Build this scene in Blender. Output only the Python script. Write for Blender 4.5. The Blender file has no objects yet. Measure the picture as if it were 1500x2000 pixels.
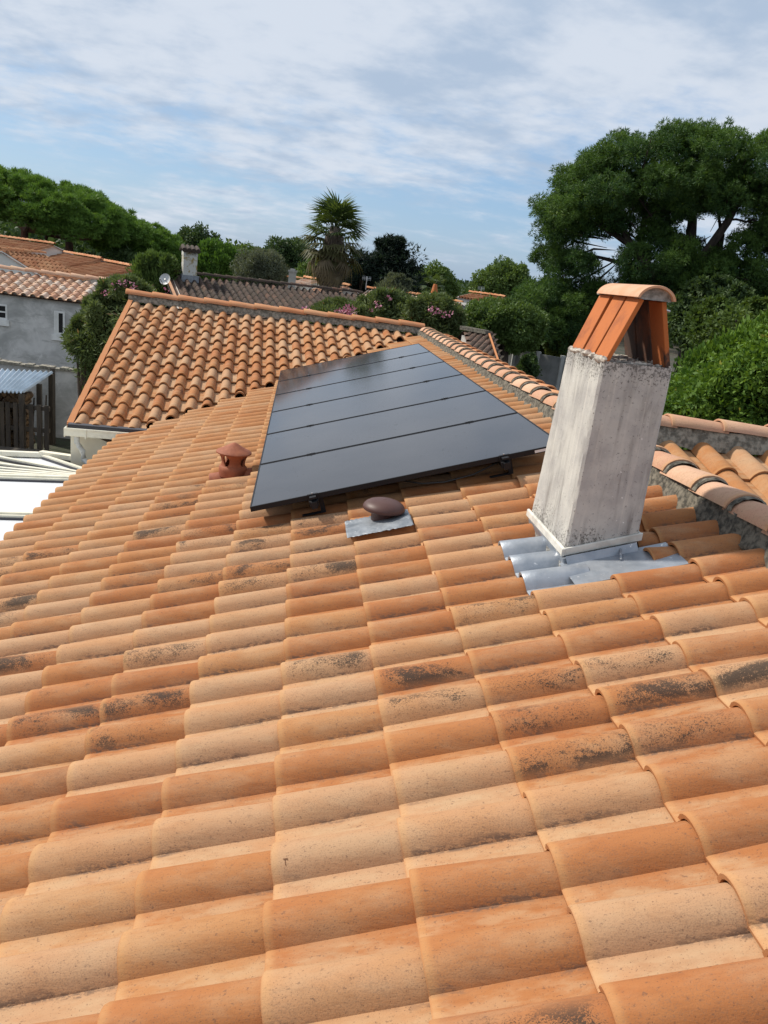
import bpy, math, random
import numpy as np
from mathutils import Vector, Matrix
from mathutils.geometry import tessellate_polygon

rng = np.random.default_rng(7)
random.seed(7)
PI = math.pi
S = bpy.context.scene

# ------------------------------------------------------------------ camera
CAMH = 4.9
R_ = Vector((0.98906, -0.09252, 0.11768)); U_ = Vector((-0.08502, 0.30316, 0.94914)); F_ = Vector((0.12408, 0.94843, -0.29170))
F_.normalize(); R_ = (R_ - F_ * R_.dot(F_)).normalized(); U_ = R_.cross(F_).normalized()
FPX = 1512.16
cam_d = bpy.data.cameras.new('camera')
cam = bpy.data.objects.new('camera', cam_d); S.collection.objects.link(cam)
cam_d.sensor_fit = 'VERTICAL'; cam_d.sensor_height = 24.0; cam_d.lens = 24.0 * FPX / 2000
cam_d.clip_start = 0.05; cam_d.clip_end = 6000
cam.matrix_world = Matrix(((R_.x, U_.x, -F_.x, 0), (R_.y, U_.y, -F_.y, 0), (R_.z, U_.z, -F_.z, CAMH), (0, 0, 0, 1)))
S.camera = cam
CAMP = Vector((0, 0, CAMH))

def at(x, y, D):                      # the world point seen at photo pixel (x, y), D metres away along the ground
    d = F_ + R_ * ((x - 750) / FPX) - U_ * ((y - 1000) / FPX)
    return CAMP + d * (D / math.hypot(d.x, d.y))
def px(p):
    q = Vector(p) - CAMP; z = q.dot(F_)
    return (750 + FPX * q.dot(R_) / z, 1000 - FPX * q.dot(U_) / z, z)

# ------------------------------------------------------------------ light
SUN = Vector((-0.70, 0.36, 0.76)).normalized()      # towards the sun
sun_el = math.asin(SUN.z); sun_az = math.atan2(SUN.x, SUN.y)
S.view_settings.view_transform = 'Standard'; S.view_settings.look = 'None'
S.view_settings.exposure = 0.35; S.view_settings.gamma = 1.0; S.view_settings.use_curve_mapping = False
sl = bpy.data.lights.new('sun', 'SUN'); sl.energy = 3.6; sl.angle = math.radians(3.0); sl.color = (1.0, 0.93, 0.82)
so = bpy.data.objects.new('sun', sl); S.collection.objects.link(so)
so.rotation_euler = (-SUN).to_track_quat('-Z', 'Y').to_euler()

W = bpy.data.worlds.new('World'); S.world = W; W.use_nodes = True
nt = W.node_tree; nt.nodes.clear()
def N(nt, typ, **kw):
    n = nt.nodes.new(typ)
    for k, v in kw.items():
        if k == 'inp':
            for a, b in v.items(): n.inputs[a].default_value = b
        else: setattr(n, k, v)
    return n
def mathn(nt, op, a, b=None, c=None, clamp=False):
    n = nt.nodes.new('ShaderNodeMath'); n.operation = op; n.use_clamp = clamp
    for i, v in enumerate((a, b, c)):
        if v is None: continue
        if hasattr(v, 'links') or hasattr(v, 'is_linked'): nt.links.new(v, n.inputs[i])
        else: n.inputs[i].default_value = v
    return n.outputs[0]
def sstep(nt, v, a, b):
    n = nt.nodes.new('ShaderNodeMapRange'); n.interpolation_type = 'SMOOTHSTEP'
    nt.links.new(v, n.inputs['Value']); n.inputs['From Min'].default_value = a; n.inputs['From Max'].default_value = b
    return n.outputs[0]
def mixc(nt, fac, a, b, mode='MIX'):
    n = nt.nodes.new('ShaderNodeMix'); n.data_type = 'RGBA'; n.blend_type = mode
    for sock, v in ((n.inputs[0], fac), (n.inputs[6], a), (n.inputs[7], b)):
        if hasattr(v, 'is_linked'): nt.links.new(v, sock)
        elif isinstance(v, (int, float)): sock.default_value = v
        else: sock.default_value = (*v, 1) if len(v) == 3 else v
    return n.outputs[2]
def noise(nt, vec, scale, detail=3, rough=.55, out='Fac', dist=0.0):
    n = nt.nodes.new('ShaderNodeTexNoise'); n.inputs['Scale'].default_value = scale; n.inputs['Detail'].default_value = detail
    n.inputs['Roughness'].default_value = rough; n.inputs['Distortion'].default_value = dist
    if vec is not None: nt.links.new(vec, n.inputs['Vector'])
    return n.outputs[out]
def mapping(nt, vec, scale=(1, 1, 1), rot=(0, 0, 0), loc=(0, 0, 0)):
    n = nt.nodes.new('ShaderNodeMapping'); n.inputs['Scale'].default_value = scale; n.inputs['Rotation'].default_value = rot
    n.inputs['Location'].default_value = loc; nt.links.new(vec, n.inputs['Vector']); return n.outputs[0]

sky = N(nt, 'ShaderNodeTexSky', sky_type='NISHITA', sun_disc=False, sun_elevation=sun_el, sun_rotation=sun_az)
sky.air_density = 1.1; sky.dust_density = 0.7; sky.ozone_density = 2.0
tc = N(nt, 'ShaderNodeTexCoord')
sep = N(nt, 'ShaderNodeSeparateXYZ'); nt.links.new(tc.outputs['Generated'], sep.inputs[0])
zc = mathn(nt, 'ADD', mathn(nt, 'MAXIMUM', sep.outputs[2], 0.0), 0.16)
cmb = N(nt, 'ShaderNodeCombineXYZ')
nt.links.new(mathn(nt, 'DIVIDE', sep.outputs[0], zc), cmb.inputs[0]); nt.links.new(mathn(nt, 'DIVIDE', sep.outputs[1], zc), cmb.inputs[1])
P = cmb.outputs[0]
big = noise(nt, mapping(nt, P, (0.55, 0.75, 1), rot=(0, 0, -0.2), loc=(3.1, 0.6, 0)), 1.0, 4, .5, dist=.3)
mid = noise(nt, mapping(nt, P, (1.0, 1.0, 1), rot=(0, 0, -0.25), loc=(1.2, 7, 0)), 3.4, 8, .58, dist=.1)
fine = noise(nt, mapping(nt, P, (1.0, 1.3, 1), rot=(0, 0, -0.3)), 9.0, 6, .65, dist=.2)
cov = mathn(nt, 'ADD', mathn(nt, 'MULTIPLY', big, 0.50), mathn(nt, 'ADD', mathn(nt, 'MULTIPLY', mid, 0.40), mathn(nt, 'MULTIPLY', fine, 0.14)))
hi = sstep(nt, sep.outputs[2], 0.02, 0.26)
cov = mathn(nt, 'ADD', cov, mathn(nt, 'MULTIPLY', hi, 0.25))
cfac = mathn(nt, 'MULTIPLY', sstep(nt, cov, 0.485, 0.70), 0.93)
sh1 = noise(nt, mapping(nt, P, (0.7, 0.9, 1), rot=(0, 0, -0.2), loc=(9, 2, 0)), 1.9, 4, .5, dist=.3)
sh2 = noise(nt, mapping(nt, P, (1.0, 1.0, 1), rot=(0, 0, -0.2), loc=(4, 2, 0)), 6.0, 5, .55, dist=.1)
shade = mathn(nt, 'ADD', mathn(nt, 'MULTIPLY', sh1, .6), mathn(nt, 'MULTIPLY', sh2, .4))
ccol = mixc(nt, sstep(nt, shade, 0.37, 0.58), (3.55, 4.35, 5.5), (5.5, 5.95, 6.65))
skyc = mixc(nt, 0.60, sky.outputs[0], (1.9, 3.5, 6.0))
skymix = mixc(nt, cfac, skyc, ccol)
bg = N(nt, 'ShaderNodeBackground'); bg.inputs['Strength'].default_value = 0.10
nt.links.new(skymix, bg.inputs['Color'])
wo = N(nt, 'ShaderNodeOutputWorld'); nt.links.new(bg.outputs[0], wo.inputs[0])

# ------------------------------------------------------------------ object helpers
COL = S.collection
WL = {}                                # world location of every object that parents others
def tag(o, label=None, cat=None, group=None, kind=None):
    if label: o['label'] = label
    if cat: o['category'] = cat
    if group: o['group'] = group
    if kind: o['kind'] = kind
    return o
def thing(name, loc, label, cat, group=None):
    o = bpy.data.objects.new(name, None); COL.objects.link(o); o.location = loc; o.empty_display_size = .2
    WL[o.name] = Vector(loc); return tag(o, label, cat, group)
def link_mesh(name, me, parent=None, mat=None, Mw=None):
    o = bpy.data.objects.new(name, me); COL.objects.link(o)
    if mat is not None and len(me.materials) == 0: me.materials.append(mat)
    base = WL[parent.name] if parent is not None else Vector((0, 0, 0))
    if Mw is None: Mw = Matrix.Translation(base)
    o.matrix_local = Matrix.Translation(-base) @ Mw
    if parent is not None: o.parent = parent
    WL[o.name] = base.copy() if parent is not None else Vector((0, 0, 0))
    return o
class MB:
    def __init__(s): s.v = []; s.f = []
    def add(s, v, f):
        b = len(s.v); s.v += [tuple(p) for p in v]; s.f += [tuple(i + b for i in q) for q in f]; return s
    def box(s, x0, x1, y0, y1, z0, z1, M=None, top=None):
        v = [Vector(p) for p in ((x0, y0, z0), (x1, y0, z0), (x1, y1, z0), (x0, y1, z0), (x0, y0, z1), (x1, y0, z1), (x1, y1, z1), (x0, y1, z1))]
        if M is not None: v = [M @ p for p in v]
        return s.add(v, [(3, 2, 1, 0), (4, 5, 6, 7), (0, 1, 5, 4), (1, 2, 6, 5), (2, 3, 7, 6), (3, 0, 4, 7)])
    def bar(s, a, b, w, h, up=Vector((0, 0, 1))):
        a = Vector(a); b = Vector(b); d = (b - a); L = d.length; d.normalize()
        x = d.cross(up).normalized(); z = x.cross(d)
        M = Matrix(((x.x, d.x, z.x, a.x), (x.y, d.y, z.y, a.y), (x.z, d.z, z.z, a.z), (0, 0, 0, 1)))
        return s.box(-w / 2, w / 2, 0, L, -h / 2, h / 2, M)
    def tube(s, pts, rad, n=8, cap=True):
        pts = [Vector(p) for p in pts]; rings = []
        for i, p in enumerate(pts):
            t = (pts[min(i + 1, len(pts) - 1)] - pts[max(i - 1, 0)]).normalized()
            a = t.cross(Vector((0, 0, 1)) if abs(t.z) < .95 else Vector((0, 1, 0))).normalized(); b = t.cross(a)
            r = rad[i] if hasattr(rad, '__len__') else rad
            rings.append([p + (a * math.cos(2 * PI * k / n) + b * math.sin(2 * PI * k / n)) * r for k in range(n)])
        v = [q for r in rings for q in r]; f = []
        for i in range(len(rings) - 1):
            for k in range(n): f.append((i * n + k, (i + 1) * n + k, (i + 1) * n + (k + 1) % n, i * n + (k + 1) % n))
        if cap: f.append(tuple(range(n))); f.append(tuple((len(rings) - 1) * n + k for k in reversed(range(n))))
        return s.add(v, f)
    def lathe(s, prof, c=(0, 0, 0), n=32, M=None):
        v = []; f = []; m = len(prof)
        for r, z in prof:
            for k in range(n): 
                p = Vector((c[0] + r * math.cos(2 * PI * k / n), c[1] + r * math.sin(2 * PI * k / n), c[2] + z)); v.append(M @ p if M is not None else p)
        for i in range(m - 1):
            for k in range(n): f.append((i * n + k, i * n + (k + 1) % n, (i + 1) * n + (k + 1) % n, (i + 1) * n + k))
        return s.add(v, f)
    def quad(s, *p): return s.add(p, [tuple(range(len(p)))])
    def mesh(s, name, off=Vector((0, 0, 0)), smooth=False):
        me = bpy.data.meshes.new(name); me.from_pydata([tuple(Vector(p) - off) for p in s.v], [], s.f); me.validate(); me.update()
        if smooth: me.polygons.foreach_set('use_smooth', [True] * len(me.polygons)); me.set_sharp_from_angle(angle=math.radians(42))
        return me
    def build(s, name, mat, parent=None, smooth=False, bevel=0):
        base = WL[parent.name] if parent is not None else Vector((0, 0, 0))
        me = s.mesh(name, base, smooth); o = link_mesh(name, me, parent, mat)
        if bevel:
            b = o.modifiers.new('bevel', 'BEVEL'); b.width = bevel; b.segments = 2; b.limit_method = 'ANGLE'
        return o
def solo(name, mb, mat, loc, label, cat, group=None, smooth=False, kind=None):   # a top-level thing that is one mesh
    me = mb.mesh(name, Vector(loc), smooth); o = bpy.data.objects.new(name, me); COL.objects.link(o); o.location = loc
    me.materials.append(mat); WL[o.name] = Vector(loc); return tag(o, label, cat, group, kind)
def np_mesh(name, co, faces, nv, mat, attrs=None, smooth=False):
    me = bpy.data.meshes.new(name); n = len(faces)
    me.vertices.add(len(co)); me.vertices.foreach_set('co', np.asarray(co, np.float32).ravel())
    me.loops.add(n * nv); me.loops.foreach_set('vertex_index', np.asarray(faces, np.int32).ravel())
    me.polygons.add(n); me.polygons.foreach_set('loop_start', np.arange(0, n * nv, nv, dtype=np.int32))
    if smooth: me.polygons.foreach_set('use_smooth', np.ones(n, bool))
    me.update(calc_edges=True)
    for k, a in (attrs or {}).items():
        at_ = me.attributes.new(k, 'FLOAT_VECTOR', 'POINT'); at_.data.foreach_set('vector', np.asarray(a, np.float32).ravel())
    if mat is not None: me.materials.append(mat)
    return me

# ------------------------------------------------------------------ materials
MATS = {}
def newmat(name):
    m = bpy.data.materials.new(name); m.use_nodes = True; nt = m.node_tree; nt.nodes.clear()
    out = nt.nodes.new('ShaderNodeOutputMaterial'); b = nt.nodes.new('ShaderNodeBsdfPrincipled'); nt.links.new(b.outputs[0], out.inputs[0])
    return m, nt, b, out
def bump(nt, b, h, strength=.3, dist=.01):
    n = nt.nodes.new('ShaderNodeBump'); n.inputs['Strength'].default_value = strength; n.inputs['Distance'].default_value = dist
    nt.links.new(h, n.inputs['Height']); nt.links.new(n.outputs[0], b.inputs['Normal'])
def plain(name, c1, c2=None, scale=6, rough=.8, metal=0, bscale=None, bstr=.2, spec=None, stretch=(1, 1, 1), lo=.35, hi=.65, bdist=.005):
    if name in MATS: return MATS[name]
    m, nt, b, out = newmat(name)
    g = nt.nodes.new('ShaderNodeNewGeometry'); pos = mapping(nt, g.outputs['Position'], stretch)
    if c2 is not None:
        f = sstep(nt, noise(nt, pos, scale, 6, .6), lo, hi); c = mixc(nt, f, c1, c2); nt.links.new(c, b.inputs['Base Color'])
    else: b.inputs['Base Color'].default_value = (*c1, 1)
    b.inputs['Roughness'].default_value = rough; b.inputs['Metallic'].default_value = metal
    if spec is not None: b.inputs['Specular IOR Level'].default_value = spec
    if bscale: bump(nt, b, noise(nt, pos, bscale, 5, .6), bstr, bdist)
    MATS[name] = m; return m

def tile_material(name, src, ramp, dirt_col=(.036, .030, .025), dirt_gain=1.0, dust=(.46, .33, .20), fine_scale=1.0, moss_shade=None, warm=(.56, .31, .13)):
    m, nt, b, out = newmat(name)
    a = nt.nodes.new('ShaderNodeAttribute'); a.attribute_name = 'tvar'; a.attribute_type = src
    s = nt.nodes.new('ShaderNodeSeparateXYZ'); nt.links.new(a.outputs['Vector'], s.inputs[0])
    tone, dirt, rnd = s.outputs
    uvn = nt.nodes.new('ShaderNodeAttribute'); uvn.attribute_name = 'tuv'; uvn.attribute_type = 'GEOMETRY'
    su = nt.nodes.new('ShaderNodeSeparateXYZ'); nt.links.new(uvn.outputs['Vector'], su.inputs[0]); u, v = su.outputs[0], su.outputs[1]
    g = nt.nodes.new('ShaderNodeNewGeometry'); pos = g.outputs['Position']
    gr = mapping(nt, pos, (0.35, 1, 1))
    cr = nt.nodes.new('ShaderNodeValToRGB'); cr.color_ramp.interpolation = 'LINEAR'
    els = cr.color_ramp.elements
    while len(els) > 1: els.remove(els[-1])
    els[0].position = ramp[0][0]; els[0].color = (*ramp[0][1], 1)
    for p_, c_ in ramp[1:]: e = els.new(p_); e.color = (*c_, 1)
    tone2 = mathn(nt, 'ADD', tone, mathn(nt, 'MULTIPLY', mathn(nt, 'SUBTRACT', noise(nt, mapping(nt, pos, (.5, 1, 1), loc=(7, 7, 0)), 6.5, 5, .6), .5), .75))
    nt.links.new(tone2, cr.inputs[0]); col = cr.outputs[0]
    n1 = noise(nt, gr, 9 * fine_scale, 6, .62)
    col = mixc(nt, mathn(nt, 'MULTIPLY', sstep(nt, n1, .42, .68), .30), col, dust)                      # dusty bloom
    n2 = noise(nt, gr, 30 * fine_scale, 5, .7)
    col = mixc(nt, mathn(nt, 'MULTIPLY', sstep(nt, n2, .45, .75), .30), col, mixc(nt, 1.0, col, (.62, .50, .42), 'MULTIPLY'))
    # pale dusty pan
    pan = sstep(nt, v, .66, .78)
    col = mixc(nt, mathn(nt, 'MULTIPLY', pan, mathn(nt, 'MULTIPLY', sstep(nt, noise(nt, mapping(nt, pos, (.3, 1, 1)), 26 * fine_scale, 4, .6), .38, .62), .32)), col, (.52, .38, .23))
    # crud gathered along the foot of the cover
    low = noise(nt, mapping(nt, pos, (0.5, 1, 1), loc=(4, 1, 0)), 4.5, 4, .6)
    fo = mathn(nt, 'ADD', v, mathn(nt, 'MULTIPLY', mathn(nt, 'SUBTRACT', noise(nt, mapping(nt, pos, (.25, 1, 1)), 22, 4, .6), .5), .16))
    foot = mathn(nt, 'MULTIPLY', sstep(nt, fo, .60, .65), mathn(nt, 'SUBTRACT', 1.0, sstep(nt, fo, .66, .71)))
    footn = mathn(nt, 'MULTIPLY', foot, sstep(nt, noise(nt, mapping(nt, pos, (.45, 1, 1)), 90 * fine_scale, 5, .75), .42, .54))
    col = mixc(nt, mathn(nt, 'MULTIPLY', mathn(nt, 'MULTIPLY', footn, sstep(nt, low, .44, .60)), .85), col, (.13, .085, .062))
    # grain of dirt on the cover, thicker towards the near foot
    gr2 = noise(nt, mapping(nt, pos, (.8, 1, 1)), 260 * fine_scale, 4, .75)
    dens = mathn(nt, 'ADD', mathn(nt, 'MULTIPLY', sstep(nt, v, .12, .58), .07), mathn(nt, 'MULTIPLY', low, .16))
    k0 = mathn(nt, 'MULTIPLY', sstep(nt, mathn(nt, 'ADD', gr2, dens), .66, .76), mathn(nt, 'SUBTRACT', 1.0, sstep(nt, v, .60, .72)))
    col = mixc(nt, mathn(nt, 'MULTIPLY', k0, .42), col, (.18, .115, .078))
    # pores
    vor = noise(nt, pos, 230 * fine_scale, 2, .5)
    col = mixc(nt, mathn(nt, 'MULTIPLY', sstep(nt, vor, .65, .72), .7), col, (.12, .065, .042))
    vor2 = noise(nt, mapping(nt, pos, (.7, 1, 1), loc=(5, 5, 5)), 100 * fine_scale, 4, .65)
    col = mixc(nt, mathn(nt, 'MULTIPLY', sstep(nt, vor2, .60, .69), .55), col, (.12, .07, .05))
    # black lichen: fine curls that close up inside patches
    patch = noise(nt, mapping(nt, pos, (0.5, 1, 1), loc=(1.7, 3.1, 0)), 5.5, 5, .6, dist=.8)
    sp = noise(nt, mapping(nt, pos, (0.9, 1, 1)), 135 * fine_scale, 5, .74, dist=1.4)
    win = mathn(nt, 'MULTIPLY', sstep(nt, v, .10, .40), mathn(nt, 'SUBTRACT', 1.0, sstep(nt, v, .56, .68)))
    endw = mathn(nt, 'MULTIPLY', sstep(nt, u, .02, .16), mathn(nt, 'SUBTRACT', 1.0, sstep(nt, u, .80, 1.0)))
    th = mathn(nt, 'ADD', mathn(nt, 'MULTIPLY', sstep(nt, patch, .44, .68), 0.20), mathn(nt, 'MULTIPLY', mathn(nt, 'SUBTRACT', dirt, .75), .24))
    th = mathn(nt, 'ADD', th, mathn(nt, 'MULTIPLY', mathn(nt, 'SUBTRACT', endw, 1.0), .06))
    k = sstep(nt, mathn(nt, 'ADD', th, sp), .60, .645)
    halo = mathn(nt, 'MULTIPLY', mathn(nt, 'MULTIPLY', sstep(nt, patch, .48, .72), sstep(nt, dirt, .35, .7)), mathn(nt, 'SUBTRACT', 1.0, sstep(nt, v, .60, .74)))
    col = mixc(nt, mathn(nt, 'MULTIPLY', halo, .30), col, (.17, .095, .06))
    k = mathn(nt, 'MULTIPLY', k, mathn(nt, 'MULTIPLY', mathn(nt, 'MULTIPLY', win, sstep(nt, dirt, .50, .70)), dirt_gain * .85), clamp=True)
    col = mixc(nt, k, col, dirt_col)
    if moss_shade:
        col = mixc(nt, mathn(nt, 'MULTIPLY', sstep(nt, v, .55, .68), .8), col, (.018, .015, .012))  # pans darkened: shade between the barrels painted in, together with moss dirt
        mo = noise(nt, pos, moss_shade[1], 4, .7); col = mixc(nt, mathn(nt, 'MULTIPLY', sstep(nt, mo, moss_shade[2], moss_shade[2] + .06), .8), col, moss_shade[0])
        mo2 = noise(nt, mapping(nt, pos, loc=(8, 3, 1)), moss_shade[1] * .6, 5, .7); col = mixc(nt, mathn(nt, 'MULTIPLY', sstep(nt, mo2, .52, .60), .7), col, moss_shade[3])
    # clean saturated clay on the broken lip
    lip = mathn(nt, 'SUBTRACT', 1.0, sstep(nt, u, -.01, .018))
    col = mixc(nt, mathn(nt, 'MULTIPLY', mathn(nt, 'SUBTRACT', 1.0, sstep(nt, u, .02, .09)), .35), col, warm)
    col = mixc(nt, mathn(nt, 'MULTIPLY', lip, .55), col, ramp[0][1])
    nt.links.new(col, b.inputs['Base Color']); b.inputs['Roughness'].default_value = .88; b.inputs['Specular IOR Level'].default_value = .25
    h = mathn(nt, 'ADD', mathn(nt, 'MULTIPLY', n2, .9), mathn(nt, 'ADD', mathn(nt, 'MULTIPLY', vor, -.35), mathn(nt, 'MULTIPLY', noise(nt, mapping(nt, pos, (.10, 1, 1)), 120 * fine_scale, 3, .6), .45)))
    bump(nt, b, h, .38, .004)
    return m
RAMP_MAIN = [(0.0, (.365, .136, .048)), (.22, (.39, .157, .056)), (.42, (.41, .180, .068)), (.52, (.425, .203, .083)), (.62, (.44, .226, .104)), (.8, (.455, .243, .122)), (1.0, (.445, .258, .142))]
M_TILE = tile_material('terracotta_tile', 'OBJECT', RAMP_MAIN)
M_TILE_G = tile_material('terracotta_tile_joined', 'GEOMETRY', RAMP_MAIN)
RAMP_PINK = [(0, (.46, .24, .15)), (.4, (.58, .36, .25)), (.7, (.64, .47, .36)), (1, (.58, .50, .43))]
M_PINK = tile_material('faded_pink_tile', 'OBJECT', RAMP_PINK, dirt_col=(.2, .18, .16), fine_scale=.3)
M_PINK_G = tile_material('faded_pink_tile_joined', 'GEOMETRY', RAMP_PINK, dirt_col=(.2, .18, .16), fine_scale=.3)
RAMP_MOSS = [(0, (.040, .028, .024)), (.5, (.062, .042, .035)), (.85, (.095, .056, .042)), (1, (.15, .075, .05))]
MOSS = ((.33, .31, .23), 14.0, .635, (.05, .045, .03))
M_MOSS = tile_material('mossy_brown_tile', 'OBJECT', RAMP_MOSS, fine_scale=.3, moss_shade=MOSS, dust=(.11, .08, .06), warm=(.16, .13, .10))
M_MOSS_G = tile_material('mossy_brown_tile_joined', 'GEOMETRY', RAMP_MOSS, fine_scale=.3, moss_shade=MOSS, dust=(.11, .08, .06), warm=(.16, .13, .10))
RAMP_FAR = [(0, (.24, .088, .036)), (.5, (.31, .125, .055)), (1, (.38, .19, .09))]
M_FAR_G = tile_material('far_orange_tile_joined', 'GEOMETRY', RAMP_FAR, fine_scale=.2, warm=(.40, .18, .08))
M_UNDER = plain('roof_underlay', (.09, .05, .035), (.13, .075, .05), 8)
M_MORTAR = plain('grey_mortar', (.13, .12, .095), (.34, .31, .25), 22, .95, bscale=45, bstr=.8, bdist=.01)
M_CAP = tile_material('ridge_cap_clay', 'GEOMETRY', [(0, (.50, .27, .17)), (.5, (.56, .33, .22)), (1, (.62, .40, .27))], dirt_gain=.5)
M_CAPO = tile_material('ridge_cap_orange', 'GEOMETRY', [(0, (.46, .17, .07)), (.5, (.52, .22, .10)), (1, (.56, .28, .14))], dirt_gain=.5)
M_CAPGREY = plain('weathered_ridge_mortar', (.05, .047, .038), (.20, .18, .14), 30, .95, bscale=60, bstr=.6)
M_SLAB = plain('fired_clay_slab', (.46, .135, .03), (.30, .085, .025), 9, .8, bscale=90, bstr=.25, lo=.45, hi=.75)
M_SOOT = plain('sooted_clay_slab', (.06, .035, .025), (.20, .07, .028), 8, .9, bscale=90, bstr=.25, lo=.45, hi=.75)
M_SOOT1 = plain('soot_stained_clay_slab', (.42, .125, .03), (.05, .028, .02), 7, .85, stretch=(1, 1, .5), bscale=90, bstr=.25, lo=.50, hi=.60)
M_COWL = plain('red_clay_cowl', (.34, .105, .045), (.25, .070, .03), 14, .75, bscale=70, bstr=.2)
M_DOME = plain('brown_plastic', (.075, .032, .026), (.090, .042, .034), 6, .5, spec=.4)
M_BLACK = plain('black_anodised', (.010, .010, .012), None, rough=.55, spec=.25)
M_CABLE = plain('black_cable', (.01, .01, .01), None, rough=.6)
M_STEEL = plain('bright_steel', (.5, .5, .5), None, rough=.35, metal=1)
M_STICKER = plain('white_sticker', (.7, .7, .7), None, rough=.5)
M_WHITEW = plain('white_paint', (.72, .72, .70), (.60, .60, .57), 5, .6)
M_CREAM = plain('cream_render', (.84, .78, .64), (.76, .70, .57), 3, .9, bscale=50, bstr=.15)
M_CREAMP = plain('cream_aluminium', (.80, .76, .62), (.62, .58, .46), 7, .5, lo=.45, hi=.8)
M_PVC = plain('white_pvc_pipe', (.68, .68, .66), (.55, .55, .52), 6, .4)
M_FASCIA = plain('dark_gutter_liner', (.045, .045, .055), None, rough=.6)
M_TIMBER = plain('weathered_timber', (.085, .068, .052), (.045, .037, .03), 8, .9, stretch=(1, 1, .2))
M_LOG = plain('split_firewood', (.24, .15, .08), (.10, .065, .04), 6, .9)
M_GLASSD = plain('dark_window_glass', (.015, .017, .02), None, rough=.06)
M_CONC = plain('precast_concrete', (.26, .26, .25), (.18, .18, .175), 3, .92, bscale=30, bstr=.2)
M_CONCP = plain('pale_concrete_post', (.42, .42, .40), (.34, .34, .32), 4, .92)
M_BARK = plain('grey_brown_bark', (.085, .062, .048), (.045, .034, .028), 7, .95, stretch=(1, 1, .3), bscale=12, bstr=.6, bdist=.03)
M_BARKR = plain('reddish_pine_bark', (.16, .075, .048), (.07, .042, .032), 5, .95, stretch=(1, 1, .3), bscale=10, bstr=.6, bdist=.03)
M_PALMT = plain('shaggy_palm_fibre', (.19, .15, .115), (.085, .065, .05), 9, .95, stretch=(1, 1, .15), bscale=20, bstr=.8, bdist=.03)

def render_mat():                      # old chimney render: pale with dark run-off streaks and speckled foot
    m, nt, b, out = newmat('weathered_chimney_render')
    g = nt.nodes.new('ShaderNodeNewGeometry'); pos = g.outputs['Position']
    s = nt.nodes.new('ShaderNodeSeparateXYZ'); nt.links.new(pos, s.inputs[0]); z = s.outputs[2]
    base = mixc(nt, sstep(nt, noise(nt, pos, 5, 5, .6), .35, .7), (.535, .525, .485), (.385, .375, .36))
    st = noise(nt, mapping(nt, pos, (11, 11, 1.6)), 1.5, 5, .62, dist=.5)
    base = mixc(nt, mathn(nt, 'MULTIPLY', sstep(nt, st, .46, .76), .66), base, (.17, .155, .14))
    st2 = noise(nt, mapping(nt, pos, (30, 30, 1.0), loc=(3, 3, 0)), 1.2, 4, .6)
    base = mixc(nt, mathn(nt, 'MULTIPLY', sstep(nt, st2, .52, .70), .35), base, (.68, .65, .58))
    spk = noise(nt, pos, 85, 5, .7)
    foot = mathn(nt, 'SUBTRACT', 1.0, sstep(nt, mathn(nt, 'ADD', z, mathn(nt, 'MULTIPLY', noise(nt, pos, 6, 3, .5), .25)), 3.78, 4.02))
    top = sstep(nt, mathn(nt, 'ADD', z, mathn(nt, 'MULTIPLY', noise(nt, pos, 9, 3, .5), .12)), 4.56, 4.70)
    amt = mathn(nt, 'ADD', mathn(nt, 'MULTIPLY', foot, .17), mathn(nt, 'MULTIPLY', top, .15))
    k = sstep(nt, mathn(nt, 'ADD', spk, amt), .60, .68)
    base = mixc(nt, mathn(nt, 'MULTIPLY', k, .72), base, (.075, .07, .062))
    wsp = noise(nt, mapping(nt, pos, loc=(2, 9, 4)), 60, 2, .5); base = mixc(nt, sstep(nt, wsp, .74, .77), base, (.8, .8, .78))
    nt.links.new(base, b.inputs['Base Color']); b.inputs['Roughness'].default_value = .95; b.inputs['Specular IOR Level'].default_value = .2
    bump(nt, b, mathn(nt, 'ADD', spk, mathn(nt, 'MULTIPLY', noise(nt, pos, 14, 4, .5), .6)), .28, .004)
    return m
M_RENDER = render_mat()
def zinc_mat(name, c1, c2, rough=.45):
    m, nt, b, out = newmat(name)
    g = nt.nodes.new('ShaderNodeNewGeometry'); pos = g.outputs['Position']
    c = mixc(nt, sstep(nt, noise(nt, pos, 11, 5, .6), .35, .7), c1, c2)
    c = mixc(nt, sstep(nt, noise(nt, mapping(nt, pos, loc=(3, 3, 3)), 26, 3, .6), .66, .72), c, (.7, .7, .7))
    nt.links.new(c, b.inputs['Base Color']); b.inputs['Metallic'].default_value = .55
    r = N(nt, 'ShaderNodeMapRange'); nt.links.new(noise(nt, pos, 18, 4, .6), r.inputs['Value']); r.inputs['To Min'].default_value = rough - .12; r.inputs['To Max'].default_value = rough + .2
    nt.links.new(r.outputs[0], b.inputs['Roughness']); bump(nt, b, noise(nt, pos, 30, 4, .6), .35, .006); return m
M_ZINC = zinc_mat('zinc_flashing', (.36, .385, .42), (.27, .30, .34))
M_LEAD = zinc_mat('lead_foil', (.30, .32, .345), (.18, .20, .225), .5)

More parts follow.
